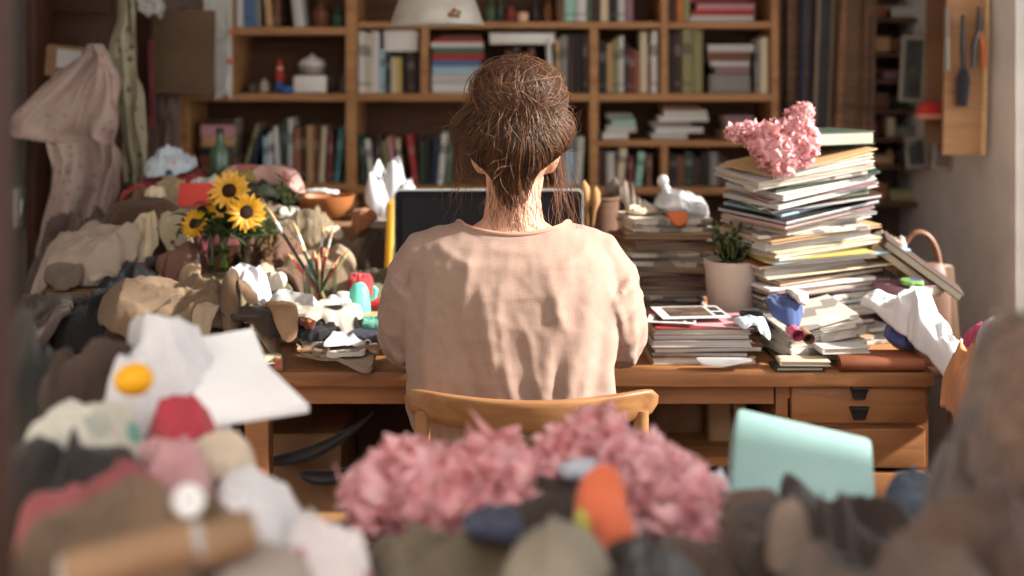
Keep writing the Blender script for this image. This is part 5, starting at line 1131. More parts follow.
# ================================================================== piles of magazines and papers on the right
def stack(cx, cy, rz0, items, group, where, z=None, seed=5, aged=False):
    """loose pile, bottom first. item: (w, d, t, colour, noun, dx, dy, drz, tilt_x, tilt_y, layers)"""
    rs_ = random.Random(seed); n = len(items); z = rest(cx, cy, .12, .09, rz0) if z is None else z; sx = sy = 0.0
    for i, it in enumerate(items):
        w, d, t, c, noun, dx, dy, drz = it[:8]; tx, ty = (it[8], it[9]) if len(it) > 8 else (0, 0)
        z += (abs(tx) * w + abs(ty) * d) * .42; sx += tx; sy += ty
        rz = rz0 + drz; cr, sr = math.cos(rz), math.sin(rz); ox, oy = dx * math.cos(rz0) - dy * math.sin(rz0), dx * math.sin(rz0) + dy * math.cos(rz0)
        # sx, sy: slope of the pile in its own frame
        wxs, wys = sx * math.cos(rz0) - sy * math.sin(rz0), sx * math.sin(rz0) + sy * math.cos(rz0)
        def lev(X, Y_): return z + wxs * X + wys * Y_
        def sheets(lo, hi, lay, jit, inset, curl=0.0):
            vs, fs = [], []
            for k in range(lay):
                a, b_ = lo + (hi - lo) * k / lay, lo + (hi - lo) * (k + 1) / lay - .0002
                jx_, jy_, jr = rs_.uniform(-jit, jit), rs_.uniform(-jit, jit), rs_.uniform(-jit, jit) * 3
                m = 7; b0 = len(vs); g = []
                for q in (0, 1):
                    for iy in range(m):
                        for ix in range(m):
                            u = (ix / (m - 1) - .5) * (w - 2 * inset); v = (iy / (m - 1) - .5) * (d - 2 * inset); u, v = u + jx_ - v * jr, v + jy_ + u * jr
                            X, Y_ = ox + u * cr - v * sr, oy + u * sr + v * cr
                            vs.append((X, Y_, lev(X, Y_) + (b_ if q else a)))
                mm = m * m
                for iy in range(m - 1):
                    for ix in range(m - 1):
                        p = b0 + iy * m + ix; fs.append((p, p + m, p + m + 1, p + 1)); fs.append((mm + p, mm + p + 1, mm + p + m + 1, mm + p + m))
                rim = list(range(m)) + [r * m + m - 1 for r in range(1, m)] + [(m - 1) * m + j for j in range(m - 2, -1, -1)] + [r * m for r in range(m - 2, 0, -1)]
                for p, q2 in zip(rim, rim[1:] + rim[:1]): fs.append((b0 + p, b0 + q2, b0 + mm + q2, b0 + mm + p))
            return np.array(vs) - np.array([ox, oy, z]), fs
        loc = (cx + ox, cy + oy, z); cmat = cov(c, False)
        if noun in ('sheet', 'envelope', 'newspaper', 'letter', 'folded_paper'):
            v, f = sheets(0, t, max(1, int(t / .002)), .002, 0); o = link(noun, mesh(v, f), NEWSP if noun == 'newspaper' else cmat); o.location = loc
        else:
            k = min(.0014, t * .16)
            v1, f1 = sheets(0, k, 1, 0, 0); v2, f2 = sheets(t - k, t, 1, 0, 0); o = link(noun, mesh(np.concatenate([v1, v2]), f1 + [tuple(q + len(v1) for q in g) for g in f2]), cmat); o.location = loc
            v, f = sheets(k, t - k, max(1, int((t - 2 * k) / .0032)), .0022 if noun == 'magazine' else .0012, .003); p = link('pages', mesh(v, f), (M('aged_page_edges', (150, 130, 108), 'edges', .9, col2=(104, 86, 70)),) * 2 if aged else (PG, M('white_page_edges', (196, 194, 192), 'edges', .9, col2=(156, 152, 148)))[i % 2 if noun == 'magazine' else 1], o)
        tag(o, f'{c} {noun.replace("_", " ")}, {ordw(n - 1 - i)} from the top of {where}', noun.replace('_', ' ').split()[-1], group)
        z += t + .0005
        u = (GX - cx - ox) * cr + (GY - cy - oy) * sr; vv = -(GX - cx - ox) * sr + (GY - cy - oy) * cr; mk = (np.abs(u) < w / 2 + .004) & (np.abs(vv) < d / 2 + .004)
        HF[mk] = np.maximum(HF[mk], (z + wxs * (GX - cx) + wys * (GY - cy))[mk])
    return z
R_ = random.Random(12)
def j(a): return R_.uniform(-a, a)
# things behind, right of the laptop
carton('cardboard_box', 'brown carton at the back of the desk behind the dark basket', X_(640, 3.25), 3.22, .05, .3, .26, .16)
bkx, bky = X_(600, 3.1), 3.1; bz = rest(bkx, bky, .06); bk_ = tag(B().lathe([(.038, 0), (.043, .004), (.048, .06), (.05, .1), (.046, .1), (.044, .06), (.038, .01), (.001, .01)], n=40).obj('wicker_basket', M('dark_wicker', (112, 80, 62), 'edges', .8, col2=(66, 46, 36)), loc=(bkx, bky, bz)), 'dark reddish-brown wicker basket behind the right shoulder', 'basket')
B().tube([(.048 * math.cos(a), .048 * math.sin(a), .1) for a in [2 * PI * i / 30 for i in range(31)]], .005, 8, cap=False).obj('rim', M('dark_wicker_rim', (92, 64, 48), 'wood', .7), bk_); occupy(bkx, bky, .05, .05, bz + .105)
for i, (px_, py_, l_) in enumerate(((584, 180, 'upright dried tan seed pod behind the laptop corner'), (596, 186, 'slanting dried tan seed pod beside the laptop corner'))):
    base = Vector((X_(588, 2.98) + i * .012, 2.98, 1.374 - (225 - 60) * 2.98 / 1200)); tp = P(px_, py_, 2.98); o = empty('seed_pod', base); tag(o, l_, 'seed pod'); e = tp - base
    B().tube([(0, 0, 0), e * .35, e * .6, e * .85, e], [.003, .005, .014, .011, .001], 12).obj('pod', M('dried_pod', (186, 144, 94), 'plain', .8, col2=(150, 108, 66)), o); B().tube([-Vector((0, 0, base.z - .752)), (0, 0, 0)], .0025, 6).obj('stem', KRAFT, o)
drape('grey_card', 'folded grey-brown card standing behind the small paper pile', 'card', 622, 3.16, .1, .08, .12, pp_('grey_brown_card', (120, 104, 94), (96, 82, 74)), kind='paper', seed=90, top=176, freq=5)
drape('dark_bundle', 'dark brown cloth bundle behind the small paper pile', 'cloth', 660, 3.2, .2, .16, .12, DARKB, seed=91, top=196, freq=12)
drape('brown_bundle', 'brown rumpled cloth beside the right shoulder', 'cloth', 606, 2.82, .08, .12, .14, cl('umber_cloth', (86, 64, 50), (58, 44, 36)), seed=92, top=222, freq=12)
# small pile left of the plant
cols = ['dark brown', 'brown', 'grey', 'dark brown', 'tan', 'brown', 'light grey', 'dark brown', 'mauve', 'brown', 'grey', 'tan', 'dark brown', 'light grey', 'brown', 'tan', 'grey', 'dark red', 'tan', 'brown', 'light grey', 'dark brown']
its = []
for i, c in enumerate(cols):
    its.append((.2 + j(.018), .15 + j(.012), R_.choice([.007, .009, .011, .013]), c, R_.choice(['magazine', 'magazine', 'newspaper']) if c != 'dark red' else 'magazine', j(.016), j(.012), j(.3), j(.014), j(.009)))
SPX, SPY = X_(664, 2.93), 2.93
zs = stack(SPX, SPY, .12, its, 'papers in the small pile', 'the small pile behind the potted plant', seed=3, z=DZ + .001, aged=True)
drape('orange_card', 'small orange and red printed card under the white plastic bag', 'card', 677, 2.87, .05, .05, .014, M('orange_print', (206, 110, 60), 'print', .6, col2=(180, 56, 44), scale=2), kind='pillow', seed=93, top=219, wob=0)
drape('cream_roll', 'cream paper lying on the small pile left of the white bag', 'paper', 640, 2.92, .07, .06, .022, CREAM, kind='paper', seed=94, top=206)
PLB = M('white_plastic_film', (226, 226, 226), 'sheer', .3, col2=(206, 206, 210))
pb_ = drape('plastic_bag', 'crumpled white plastic bag knotted at the top on the small pile', 'bag', 680, 2.93, .13, .12, .105, PLB, kind='paper', seed=95, top=188, freq=9, nr=36, nt=120, wob=.12)
kn_ = P(663, 181, 2.93) - pb_.location; kb_ = B().ball(kn_, (.014, .012, .016)); kb_.tube([kn_ - Vector((0, 0, .005)), kn_ + Vector((.012, 0, -.03)), kn_ + Vector((.03, 0, -.06))], [.008, .014, .022], 12); kb_.obj('knot', PLB, pb_)
# potted plant
px0, py0 = X_(731, 2.68), 2.68
flatbook('grey book lying directly on the desk under the plant pot', 731, 2.68, .13, .12, .026, 'grey', .1); flatbook('brown book lying right under the plant pot', 731, 2.68, .125, .12, .024, 'brown', -.05)
pz = rest(px0, py0, .05); pot_ = empty('plant_pot', (px0, py0, pz)); tag(pot_, 'off-white ceramic pot with a small leafy plant between the paper piles', 'plant')
CER = M('off_white_ceramic', (198, 182, 168), 'plain', .55, col2=(180, 162, 148))
B().lathe([(.001, 0), (.046, 0), (.05, .004), (.058, .105), (.0605, .112), (.0605, .124), (.055, .124), (.052, .112), (.001, .108)], n=44, cap=False).obj('pot', CER, pot_, angle=50)
B().lathe([(.001, .113), (.052, .112)], n=24, cap=False).obj('soil', M('soil', (52, 40, 32), 'plain', .95, bump=.8, scale=5), pot_)
lf = B(); sf = B()
for k in range(26):
    a = random.uniform(0, 2 * PI); sp_ = random.uniform(.004, .034); t = Vector((math.cos(a) * sp_ * 1.25, math.sin(a) * sp_, random.uniform(.04, .1))); p0 = Vector((math.cos(a) * sp_ * .6, math.sin(a) * sp_ * .6, .112))
    sf.tube([p0, p0 + t * .5, p0 + t], .0015, 5)
    for q in range(9):
        b2 = p0 + t * (.15 + .095 * q); leafpatch(lf, b2, (math.cos(a + q * 2.4), math.sin(a + q * 2.4), .8), random.uniform(.014, .022), .008, bend=.1, n=4)
lf.obj('leaves', M('succulent_leaf', (86, 92, 62), 'sheer', .6, col2=(58, 66, 44)), pot_, angle=180); sf.obj('stem', STEM, pot_); occupy(px0, py0, .06, .06, pz + .13)
# notebooks with photographs, beside the woman
NX_, NY_ = X_(699, 2.52), 2.53
pile_n = [(.215, .15, .014, 'tan', 'notebook', -.002, .0, .02), (.2, .15, .010, 'dark brown', 'notebook', -.006, .002, -.03), (.225, .16, .010, 'brown', 'notebook', .004, .004, .05), (.205, .15, .013, 'white', 'notebook', -.004, 0, -.02), (.2, .15, .012, 'dark red', 'notebook', -.006, .002, .01), (.2, .15, .010, 'cream', 'notebook', -.004, .0, -.01), (.205, .16, .004, 'red', 'folder', .0, .004, .03), (.19, .16, .0022, 'pink', 'sheet', .022, .004, -.22)]
znb = stack(NX_, NY_, .02, pile_n, 'notebooks beside the right elbow', 'the notebook pile by the right elbow', seed=8, z=DZ + .001)
def photo(px, Y, w, d, rz, label, img, lift=0.0):
    x = X_(px, Y); z = rest(x, Y, w / 2, d / 2, rz) + .002; o = tag(B().box((0, 0, .001), (w, d, .0016)).obj('photograph', WHP, sm=False), label, 'photograph'); o.location = (x, Y, z); o.rotation_euler = (.0, 0, rz)
    B().box((-.006, .002, .0022), (w * .62, d * .74, .0006)).obj('image', M('sepia_' + img, (120, 98, 82), 'plain', .35, col2=(40, 34, 32), scale=3), o, sm=False)
    B().box((w * .39, d * .2, .0022), (w * .13, d * .3, .0006)).obj('image', M('dark_' + img, (66, 60, 64), 'plain', .35, col2=(30, 28, 32), scale=4), o, sm=False); B().box((w * .39, -d * .2, .0022), (w * .13, d * .26, .0006)).obj('image', MATS[('dark_' + img,)], o, sm=False)
    occupy(x, Y, w / 2, d / 2, z + .003, rz); return o
photo(672, 2.50, .1, .08, -.2, 'glossy photograph peeping out under the big one on the notebooks', 'a'); photo(690, 2.54, .145, .12, .1, 'large white-bordered photograph lying on top of the notebook pile', 'b')
# white card and pale note hanging over the desk edge
drape('white_note', 'white card strip lying on the desk edge below the notebooks', 'card', 724, 2.415, .11, .03, .003, WHP, kind='sheet', sq=9, wob=0, seed=5, soft=2, top=356); drape('pale_blue_note', 'crumpled pale blue paper beside the notebook pile', 'paper', 752, 2.46, .07, .05, .02, M('pale_blue_paper', (196, 206, 214), 'paper', .8, col2=(168, 180, 192)), kind='paper', seed=6, freq=14, top=338)
drape('black_ribbon', 'small tangle of black ribbon behind the pale blue paper', 'ribbon', 752, 2.53, .05, .06, .03, BLACKC, seed=7, freq=24, wob=.3, top=326)
# the tall pile
TX, TY = X_(800, 2.72), 2.73; RZ = .36
lowl = [(.30, .22, .008, 'grey', 'newspaper', .02, -.04, .06), (.28, .2, .010, 'tan', 'magazine', -.03, -.03, -.12), (.31, .2, .007, 'light grey', 'newspaper', .02, -.02, .1)]
base_items = lowl + [(.27, .21, .012, c, n_, j(.03), j(.015), j(.2), *t_) for c, n_, t_ in (('brown', 'magazine', (.004, 0)), ('dark brown', 'magazine', (.006, .01)), ('grey', 'newspaper', (.004, 0)), ('white', 'magazine', (0, .006)), ('navy', 'magazine', (.006, 0)), ('tan', 'newspaper', (0, 0)))]
mid = [('dark brown', 'magazine', .011), ('mauve', 'magazine', .013), ('white', 'sheet', .006), ('brown', 'magazine', .010), ('pale blue', 'letter', .005), ('cream', 'envelope', .0035), ('white', 'magazine', .016), ('rust', 'magazine', .008), ('pale blue', 'letter', .006), ('yellow', 'folder', .003), ('white', 'letter', .007), ('cream', 'magazine', .012), ('white', 'magazine', .018), ('tan', 'magazine', .007),
       ('light grey', 'newspaper', .006), ('white', 'magazine', .014), ('grey', 'magazine', .006), ('pink', 'magazine', .007), ('black', 'magazine', .010), ('pale blue', 'letter', .006), ('dark brown', 'magazine', .008), ('green', 'magazine', .006), ('light grey', 'magazine', .009), ('mauve', 'magazine', .007), ('white', 'magazine', .013), ('dark green', 'magazine', .005), ('tan', 'newspaper', .006), ('white', 'magazine', .016), ('cream', 'magazine', .010), ('tan', 'envelope', .0028)]
for i, (c, n_, t) in enumerate(mid):
    k = i / len(mid); wj = .285 - .02 * k + j(.02) + (.05 if n_ in ('letter', 'envelope') and i < 9 else 0)
    base_items.append((wj, .21 + j(.02), t, c, n_, j(.018) - .006 * k + (.03 if n_ in ('letter', 'envelope') and i < 9 else 0), j(.018), j(.2) + (.14 if i % 7 == 3 else 0), .0045 + j(.007), j(.007)))
zt = stack(TX, TY, RZ, base_items, 'papers in the tall pile', 'the tall paper pile', seed=21, z=DZ + .001)
zz = stack(TX + .045, TY + .02, RZ, [(.2, .15, .026, 'dark green', 'book', 0, 0, .06)], 'papers in the tall pile top', 'the whole tall pile, beside the pink tulle', z=rest(TX + .045, TY + .02, .11, .085, RZ) + .012, seed=4) if False else None
gbk = flatbook('thick dark green book lying on the tall paper pile beside the pink tulle', 0, TY + .02, .2, .15, .03, 'dark green', RZ + .1, x=TX + .05); gbk.rotation_euler.rotate_axis('Y', 0)
# pink tulle
TUL = M('pink_tulle', (250, 204, 204), 'sheer', .8, col2=(240, 164, 166), scale=2); TULP = M('dusty_pink_tulle', (254, 206, 206), 'sheer', .85, col2=(250, 180, 184), scale=2)
def tulle(name, label, path, rad, n, mat, size=.03, seed=2, grp=None):
    rs_ = np.random.RandomState(seed); vs = []; fs = []; path = [np.array(p) for p in path]; m = 7
    for k in range(n):
        s = rs_.uniform(0, len(path) - 1.001); i = int(s); c = path[i] * (1 - s + i) + path[i + 1] * (s - i); r = (rad[i] * (1 - s + i) + rad[i + 1] * (s - i)) if isinstance(rad, (list, tuple)) else rad
        d = rs_.normal(0, 1, 3); d /= np.linalg.norm(d); c = c + d * r * rs_.uniform(.25, .8); sz = size * rs_.uniform(.7, 1.3)
        e1 = np.cross(d, rs_.normal(0, 1, 3)); e1 /= np.linalg.norm(e1); e2 = np.cross(d, e1); ph = rs_.uniform(0, 9)
        b0 = len(vs)
        for a in range(m):
            for b_ in range(m):
                u, v = a / (m - 1) * 2 - 1, b_ / (m - 1) * 2 - 1; rr = math.hypot(u, v)
                p = c + e1 * u * sz * .8 + e2 * v * sz * .8 + d * (sz * (.55 * math.sin(ph + 3.2 * u + 2 * v) * rr + .22 * math.sin(ph * 2 + 9 * math.atan2(v, u)) * rr) - .25 * sz * rr * rr)
                vs.append(p)
        for a in range(m - 1):
            for b_ in range(m - 1): q = b0 + a * m + b_; fs.append((q, q + 1, q + m + 1, q + m))
    vs = np.array(vs); vs[:, 2] = np.maximum(vs[:, 2], samp(HF, vs[:, 0], vs[:, 1]) + .004)
    loc = vs.min(0) * [0, 0, 1] + vs.mean(0) * [1, 1, 0]
    o = link(name, mesh(vs - loc, fs, True), mat); o.location = loc; return tag(o, label, 'tulle', grp)
T_ = 2.6
tulle('pink_tulle', 'ruffled pink tulle lying on top of the tall paper pile', [P(732, 134, T_), P(750, 131, T_), P(764, 140, T_), P(778, 142, T_), P(776, 160, T_ - .02), P(794, 150, T_), P(798, 138, T_), P(796, 120, T_), P(806, 110, T_)], [.016, .024, .05, .075, .05, .066, .064, .036, .018], 1300, TUL, .014, seed=5)
# loose things at the foot of the tall pile
FY = 2.47
stack(X_(815, 2.53), 2.54, .22, [(.19, .12, .012, 'dark brown', 'magazine', 0, 0, -.2), (.18, .12, .016, 'grey', 'newspaper', 0, 0, .1, .05, .03), (.175, .115, .018, 'light grey', 'newspaper', .004, .004, .05, .06, .05), (.17, .12, .012, 'cream', 'newspaper', 0, .004, -.08, .04, .06), (.16, .12, .006, 'white', 'newspaper', -.01, 0, .06, .05, .02)], 'folded newspapers before the tall pile', 'the newspaper heap before the tall pile', z=DZ + .002, seed=77)
drape('blue_pouch', 'crumpled blue pouch left of the newspaper heap', 'pouch', 785, 2.5, .07, .08, .09, cl('blue_pouch', (72, 90, 136), (48, 58, 94)), seed=102, top=293, freq=14)
pk0 = Z_(342, 2.41); prl = tag(B().tube([(0, -.03, 0), (0, .03, 0)], .012, 20, cap=False).tube([(0, -.03, 0), (0, .03, 0)], .0095, 20, cap=False).obj('pink_roll', M('pink_card', (206, 96, 128), 'paper', .6), loc=(X_(797, 2.42), 2.44, pk0 + .0125)), 'short roll of pink card lying before the blue pouch', 'roll'); occupy(X_(797, 2.42), 2.44, .012, .03, pk0 + .025)
ck0 = Z_(345, 2.41); tag(B().tube([(0, -.03, 0), (0, .028, 0)], .0115, 20, cap=False).tube([(0, -.03, 0), (0, .028, 0)], .009, 20, cap=False).obj('brown_roll', KRAFT, loc=(X_(808, 2.42), 2.44, ck0 + .012)), 'short roll of brown paper right of the pink roll', 'roll'); occupy(X_(808, 2.42), 2.44, .012, .03, ck0 + .025)
drape('white_cloth_scrap', 'white cloth scrap between the blue pouch and the newspaper heap', 'cloth', 797, 2.5, .04, .07, .03, cl('white_scrap', (214, 206, 200), (180, 170, 164)), seed=103, top=300, freq=16)
flatbook('grey booklet lying in front of the newspaper heap', 842, 2.45, .1, .05, .012, 'light grey', .12, 'booklet', z=DZ + .03)
flatbook('black booklet at the desk edge left of the leather folder', 797, 2.425, .1, .05, .009, 'black', .02, 'booklet', z=DZ + .001); flatbook('cream booklet lying on the black one at the desk edge', 803, 2.428, .1, .05, .009, 'cream', -.03, 'booklet', z=DZ + .0108)
lfz = DZ + .001; lfo = empty('leather_folder', (X_(877, 2.43), 2.435, lfz)); tag(lfo, 'brown leather folder lying at the right end of the desk', 'folder')
LEA = M('brown_leather', (140, 80, 52), 'plain', .5, col2=(110, 60, 38), bump=.3)
B().box((0, 0, .002), (.165, .062, .004), bev=.001).box((0, 0, .026), (.165, .062, .004), bev=.001).tube([(-.083, -.03, .014), (.083, -.03, .014)], .0142, 16).obj('cover', LEA, lfo); B().box((.004, .004, .014), (.15, .05, .0205)).obj('pages', PG, lfo); occupy(X_(877, 2.43), 2.435, .085, .045, lfz + .03)
drape('blue_violet_cloth', 'blue-violet crumpled cloth at the right end of the desk', 'cloth', 906, 2.5, .085, .08, .05, cl('blue_violet_cloth', (92, 98, 158), (58, 62, 110)), seed=104, top=315, freq=14)
flatbook('mauve magazine right of the tall pile', 908, 2.66, .11, .1, .02, 'mauve', .5, 'magazine', 'magazine', z=Z_(292, 2.66)); 
drape('grey_bundle', 'grey-brown cloth bundle right behind the white towel', 'cloth', 884, 2.84, .12, .12, .1, cl('grey_bundle', (120, 104, 94), (84, 72, 66)), seed=105, top=262, freq=12)
# leaning books at the right of the pile
for i, (c, l_, px_, t_, h_) in enumerate((('dark brown', 'dark brown hardback leaning outermost to the right of the tall pile', 914, .018, .2), ('tan', 'tan hardback leaning against the right side of the tall pile', 899, .016, .18))):
    Y_ = 2.70 + .02 * i; z_ = Z_(297, Y_); o = book(t_, .12, h_, c, False); o.rotation_euler = (Matrix.Rotation(-.25, 3, 'Z') @ Matrix.Rotation(.62, 3, 'Y') @ Matrix(((0, 1, 0), (0, 0, 1), (1, 0, 0)))).to_euler(); o.location = (X_(px_, Y_), Y_ - .06, z_ + .07); tag(o, l_, 'book')
drape('white_towel', 'white towel falling over the right end of the desk', 'towel', 925, 2.46, .12, .34, .06, cl('white_towel', (226, 224, 222), (196, 194, 196)), rz=.5, seed=106, top=288, freq=9, nr=44, nt=140, wob=.2, soft=4, fold_dir=1.9)
drape('green_print_cloth', 'small green and violet printed cloth on the white towel', 'cloth', 912, 2.62, .05, .06, .03, M('green_print', (104, 140, 76), 'print', .8, col2=(70, 66, 110), scale=2), seed=107, top=284, freq=16)
# beyond the desk end: brown folder, handbag
fz = tag(B().box((0, 0, .11), (.06, .03, .22), (-.06, -.06, .1), bev=.003).obj('brown_binder', M('brown_board', (112, 82, 60), 'paper', .7, col2=(88, 62, 46)), loc=(X_(944, 3.1), 3.1, .62)), 'tall brown binder standing on the stool beyond the desk end', 'binder'); B().box((0, -.0, .11), (.052, .026, .224), (-.06, -.06, .1)).obj('pages', PG, fz)
stl = empty('stool', (X_(925, 3.08), 3.12, 0)); tag(stl, 'plain wooden stool between the desk end and the wall', 'stool'); B().box((0, 0, .6), (.36, .3, .03), bev=.006).obj('seat', OAKD, stl)
for sx in (-1, 1):
    for sy in (-1, 1): B().tube([(sx * .14, sy * .11, .585), (sx * .16, sy * .13, 0)], [.016, .013], 10).obj('leg', OAKD, stl)
hb_ = empty('handbag', (X_(922, 3.0), 3.02, .616)); tag(hb_, 'brown handbag with a curved strap standing near the right wall', 'bag')
blobm = B().loft([(0, 0, 0, .07, .045, 3), (0, 0, .01, .076, .05, 3), (0, 0, .17, .074, .045, 3), (0, 0, .24, .064, .022, 2.5), (0, 0, .25, .056, .012, 2.5)], 40); blobm.obj('body', M('bag_leather', (104, 72, 54), 'plain', .5, bump=.3), hb_)
B().tube([(.05 * math.cos(a), 0, .235 + .09 * math.sin(a)) for a in [PI * i / 20 for i in range(21)]], .011, 10, flat=.6).obj('strap', M('strap_leather', (136, 96, 72), 'plain', .5), hb_)
drape('fur_scarf', 'white and brown fur scarf lying on the leaning books', 'scarf', 893, 2.84, .1, .1, .1, M('white_brown_fur', (222, 208, 192), 'fuzz', .95, col2=(150, 108, 74)), seed=108, top=230, freq=18)
# under the desk on the right
lsz = Z_(446, 2.6) + .0105
for i, (px_, Y_, w, d, h, m_, l_, nm) in enumerate(((716, 2.66, .055, .12, .16, pp_('tan_bag_paper', (160, 126, 94), (128, 98, 72)), 'tall tan paper bag on the low shelf under the desk', 'paper_bag'), (738, 2.62, .032, .1, .104, pp_('light_tan_bag', (172, 138, 102), (146, 112, 80)), 'shorter light tan paper bag on the low shelf beside the tall one', 'paper_bag'))):
    b = B().loft([(0, 0, 0, w / 2, d / 2, 6), (0, 0, h * .5, w / 2 * .96, d / 2 * .9, 6), (0, 0, h * .97, w / 2, d / 2 * .3, 5), (0, 0, h, w / 2, d / 2 * .22, 5)], 36); o = b.obj(nm, m_, loc=(X_(px_, Y_), Y_, lsz)); tag(o, l_, 'bag'); o2 = B().box((0, -.0, h), (w * .98, d * .26, .006), bev=.002).obj('folded_top', m_, o)
ks = B().loft([(0, 0, 0, .07, .06, 3), (0, 0, .05, .075, .065, 2.6), (0, 0, .1, .05, .05, 2.4), (0, 0, .125, .02, .03, 2)], 36).obj('brown_sack', cl('sackcloth', (128, 92, 66), (98, 68, 48)), loc=(X_(668, 2.6) + .04, 2.72, lsz)); tag(ks, 'brown cloth sack slumped on the low shelf under the desk', 'sack'); B().tube([(.03 * math.cos(a), .034 * math.sin(a), .112) for a in [2 * PI * i / 20 for i in range(21)]], .004, 8, cap=False).obj('tie', KRAFT, ks)
# ================================================================== blurred heap on the work table, nearest the viewer (far things first)
def fg(name, label, cat, px, Y, w, d, top, mat, **k): return drape(name, label, cat, px, Y, w, d, .05, mat, top=top, **k)
WCL = cl('white_cotton', (222, 220, 220), (190, 186, 188)); PALEC = cl('pale_cotton', (164, 152, 142), (130, 118, 108)); DUSTY = cl('dusty_rose_cloth', (168, 96, 96), (126, 66, 68)); CHAR = cl('charcoal_cloth', (62, 56, 52), (40, 36, 34))
TAUP = cl('taupe_knit', (104, 86, 75), (70, 57, 50)); SAND = cl('sand_canvas', (140, 114, 90), (104, 82, 64)); BRN = cl('brown_wool', (84, 64, 54), (54, 41, 34)); OLV = cl('dark_olive_cloth', (74, 70, 62), (48, 46, 42))
# left
fg('grey_bag', 'dark olive-grey cloth bag topping the blurred heap at the far left', 'bag', 52, 1.46, .15, .16, 288, OLV, seed=201, freq=8)
fg('brown_scarf', 'brown rumpled scarf beneath the olive-grey bag', 'scarf', 92, 1.42, .12, .14, 318, BRN, seed=202, freq=9)
fg('white_shirt', 'big white crumpled shirt whose pointed corner juts out to the right', 'shirt', 150, 1.44, .2, .22, 308, WCL, seed=203, freq=6, nr=44, nt=150, fold_dir=.9)
pk = P(214, 318, 1.43); ws = bpy.data.objects['white_shirt']
# the stiff pointed corner of paper
zc_ = Z_(388, 1.42)
drape('white_paper_sheet', 'stiff white paper sheet with a sharp corner pointing right over the heap', 'paper', 222, 1.42, .3, .2, .01, M('bright_white_paper', (240, 239, 238), 'paper', .7, col2=(226, 225, 225)), kind='sheet', poly=[(-.10, -.07), (.0, -.075), (.108, -.03), (.045, .045), (.012, .115), (-.08, .07)], plane=(zc_, -.1, .34), seed=6, nr=24, nt=140)
fg('floral_shirt', 'mint and white floral shirt in the blurred heap at the left', 'shirt', 76, 1.24, .14, .15, 352, M('mint_floral', (206, 202, 188), 'floral', .9, col2=(112, 164, 150), scale=.7), seed=204, freq=7)
fg('yellow_lemon_squeezer', 'small rounded bright yellow thing on the white shirt', 'toy', 133, 1.25, .035, .04, 373, M('bright_yellow', (236, 172, 30), 'plain', .5), kind='pillow', seed=205, wob=0) if False else None
fg('charcoal_sweater', 'charcoal sweater below the mint floral shirt', 'sweater', 82, 1.16, .16, .12, 404, CHAR, seed=206, freq=8)
yz_ = rest(X_(134, 1.22), 1.22, .02); yo = tag(B().lathe([(.001, 0), (.012, .001), (.019, .008), (.02, .016), (.016, .025), (.007, .03), (.001, .031)], n=28).obj('yellow_ball', M('bright_yellow', (240, 170, 20), 'plain', .5), loc=(X_(134, 1.22), 1.22, max(yz_, Z_(394, 1.22)))), 'small bright yellow ball between the white shirt and the floral shirt', 'ball')
fg('red_check_cloth', 'red and white cloth under the white paper corner', 'cloth', 180, 1.3, .075, .08, 398, cl('coral_red_cloth', (192, 74, 84), (150, 48, 60)), seed=207, freq=10)
fg('pink_scarf', 'pale pink crumpled scarf below the red cloth', 'scarf', 172, 1.2, .1, .1, 422, cl('pale_pink_cloth', (204, 160, 160), (166, 118, 122)), seed=208, freq=12)
fg('white_lace', 'cream lace trim beside the pale pink scarf', 'lace', 222, 1.28, .09, .08, 424, M('cream_lace', (206, 190, 168), 'floral', .9, col2=(86, 70, 58), scale=1.4), seed=209, freq=16)
fg('rose_sweater', 'dusty rose sweater across the blurred heap at the left', 'sweater', 86, 1.07, .15, .14, 446, DUSTY, seed=210, freq=6, nr=40)
fg('white_towel', 'white towel at the front right of the left heap', 'towel', 262, 1.2, .14, .14, 450, WCL, seed=211, freq=6, kind='cloth')
fg('tan_canvas_bag', 'tan canvas bag lying in the lower left of the heap', 'bag', 212, 1.06, .10, .1, 470, SAND, seed=212, freq=9)
fg('kraft_coat', 'large sand-brown canvas coat filling the lower left', 'coat', 92, .95, .17, .18, 474, SAND, seed=213, freq=5, kind='cloth')
bo = tag(B().lathe([(.001, 0), (.012, 0), (.0135, .002), (.012, .0045), (.001, .004)], n=28).obj('white_button', WHITE, loc=tuple(P(188, 501, .98))), 'large white button on the tan canvas bag', 'button'); bo.rotation_euler = (1.1, 0, .5)
for a in (-1, 1): B().tube([(a * .004, 0, .003), (a * .004, 0, .0048)], .0016, 8).obj('hole', CHAR, bo)
fg('striped_blouse', 'white blouse with pink and blue print at the bottom left of centre', 'blouse', 330, 1.08, .1, .14, 508, M('pink_blue_print', (214, 204, 202), 'floral', .9, col2=(176, 116, 130), scale=1.2), seed=214, freq=9)
fg('brown_socks', 'pale brown sock lying at the bottom edge right of the kraft rolls', 'sock', 262, .98, .1, .08, 535, PALEC, seed=215, freq=10, kind='pillow')
for i, (xa, ya, xb, yb, Y_, rr, l_) in enumerate(((66, 574, 196, 540, .86, .016, 'long kraft paper roll at the bottom of the left heap'), (196, 548, 252, 530, .95, .017, 'short thick kraft roll with a white end beside the long roll'))):
    a_, b_ = P(xa, ya, Y_), P(xb, yb, Y_ + .02); n_ = (b_ - a_).normalized(); o = tag(B().tube([(0, 0, 0), b_ - a_], rr, 28).obj('kraft_roll', KRAFT, loc=tuple(a_)), l_, 'roll')
    B().tube([(b_ - a_), (b_ - a_) + n_ * .004], rr * .8, 24).obj('roll_end', WHP, o); B().tube([-n_ * .003, n_ * .001], rr * .8, 24).obj('roll_end', WHP, o)
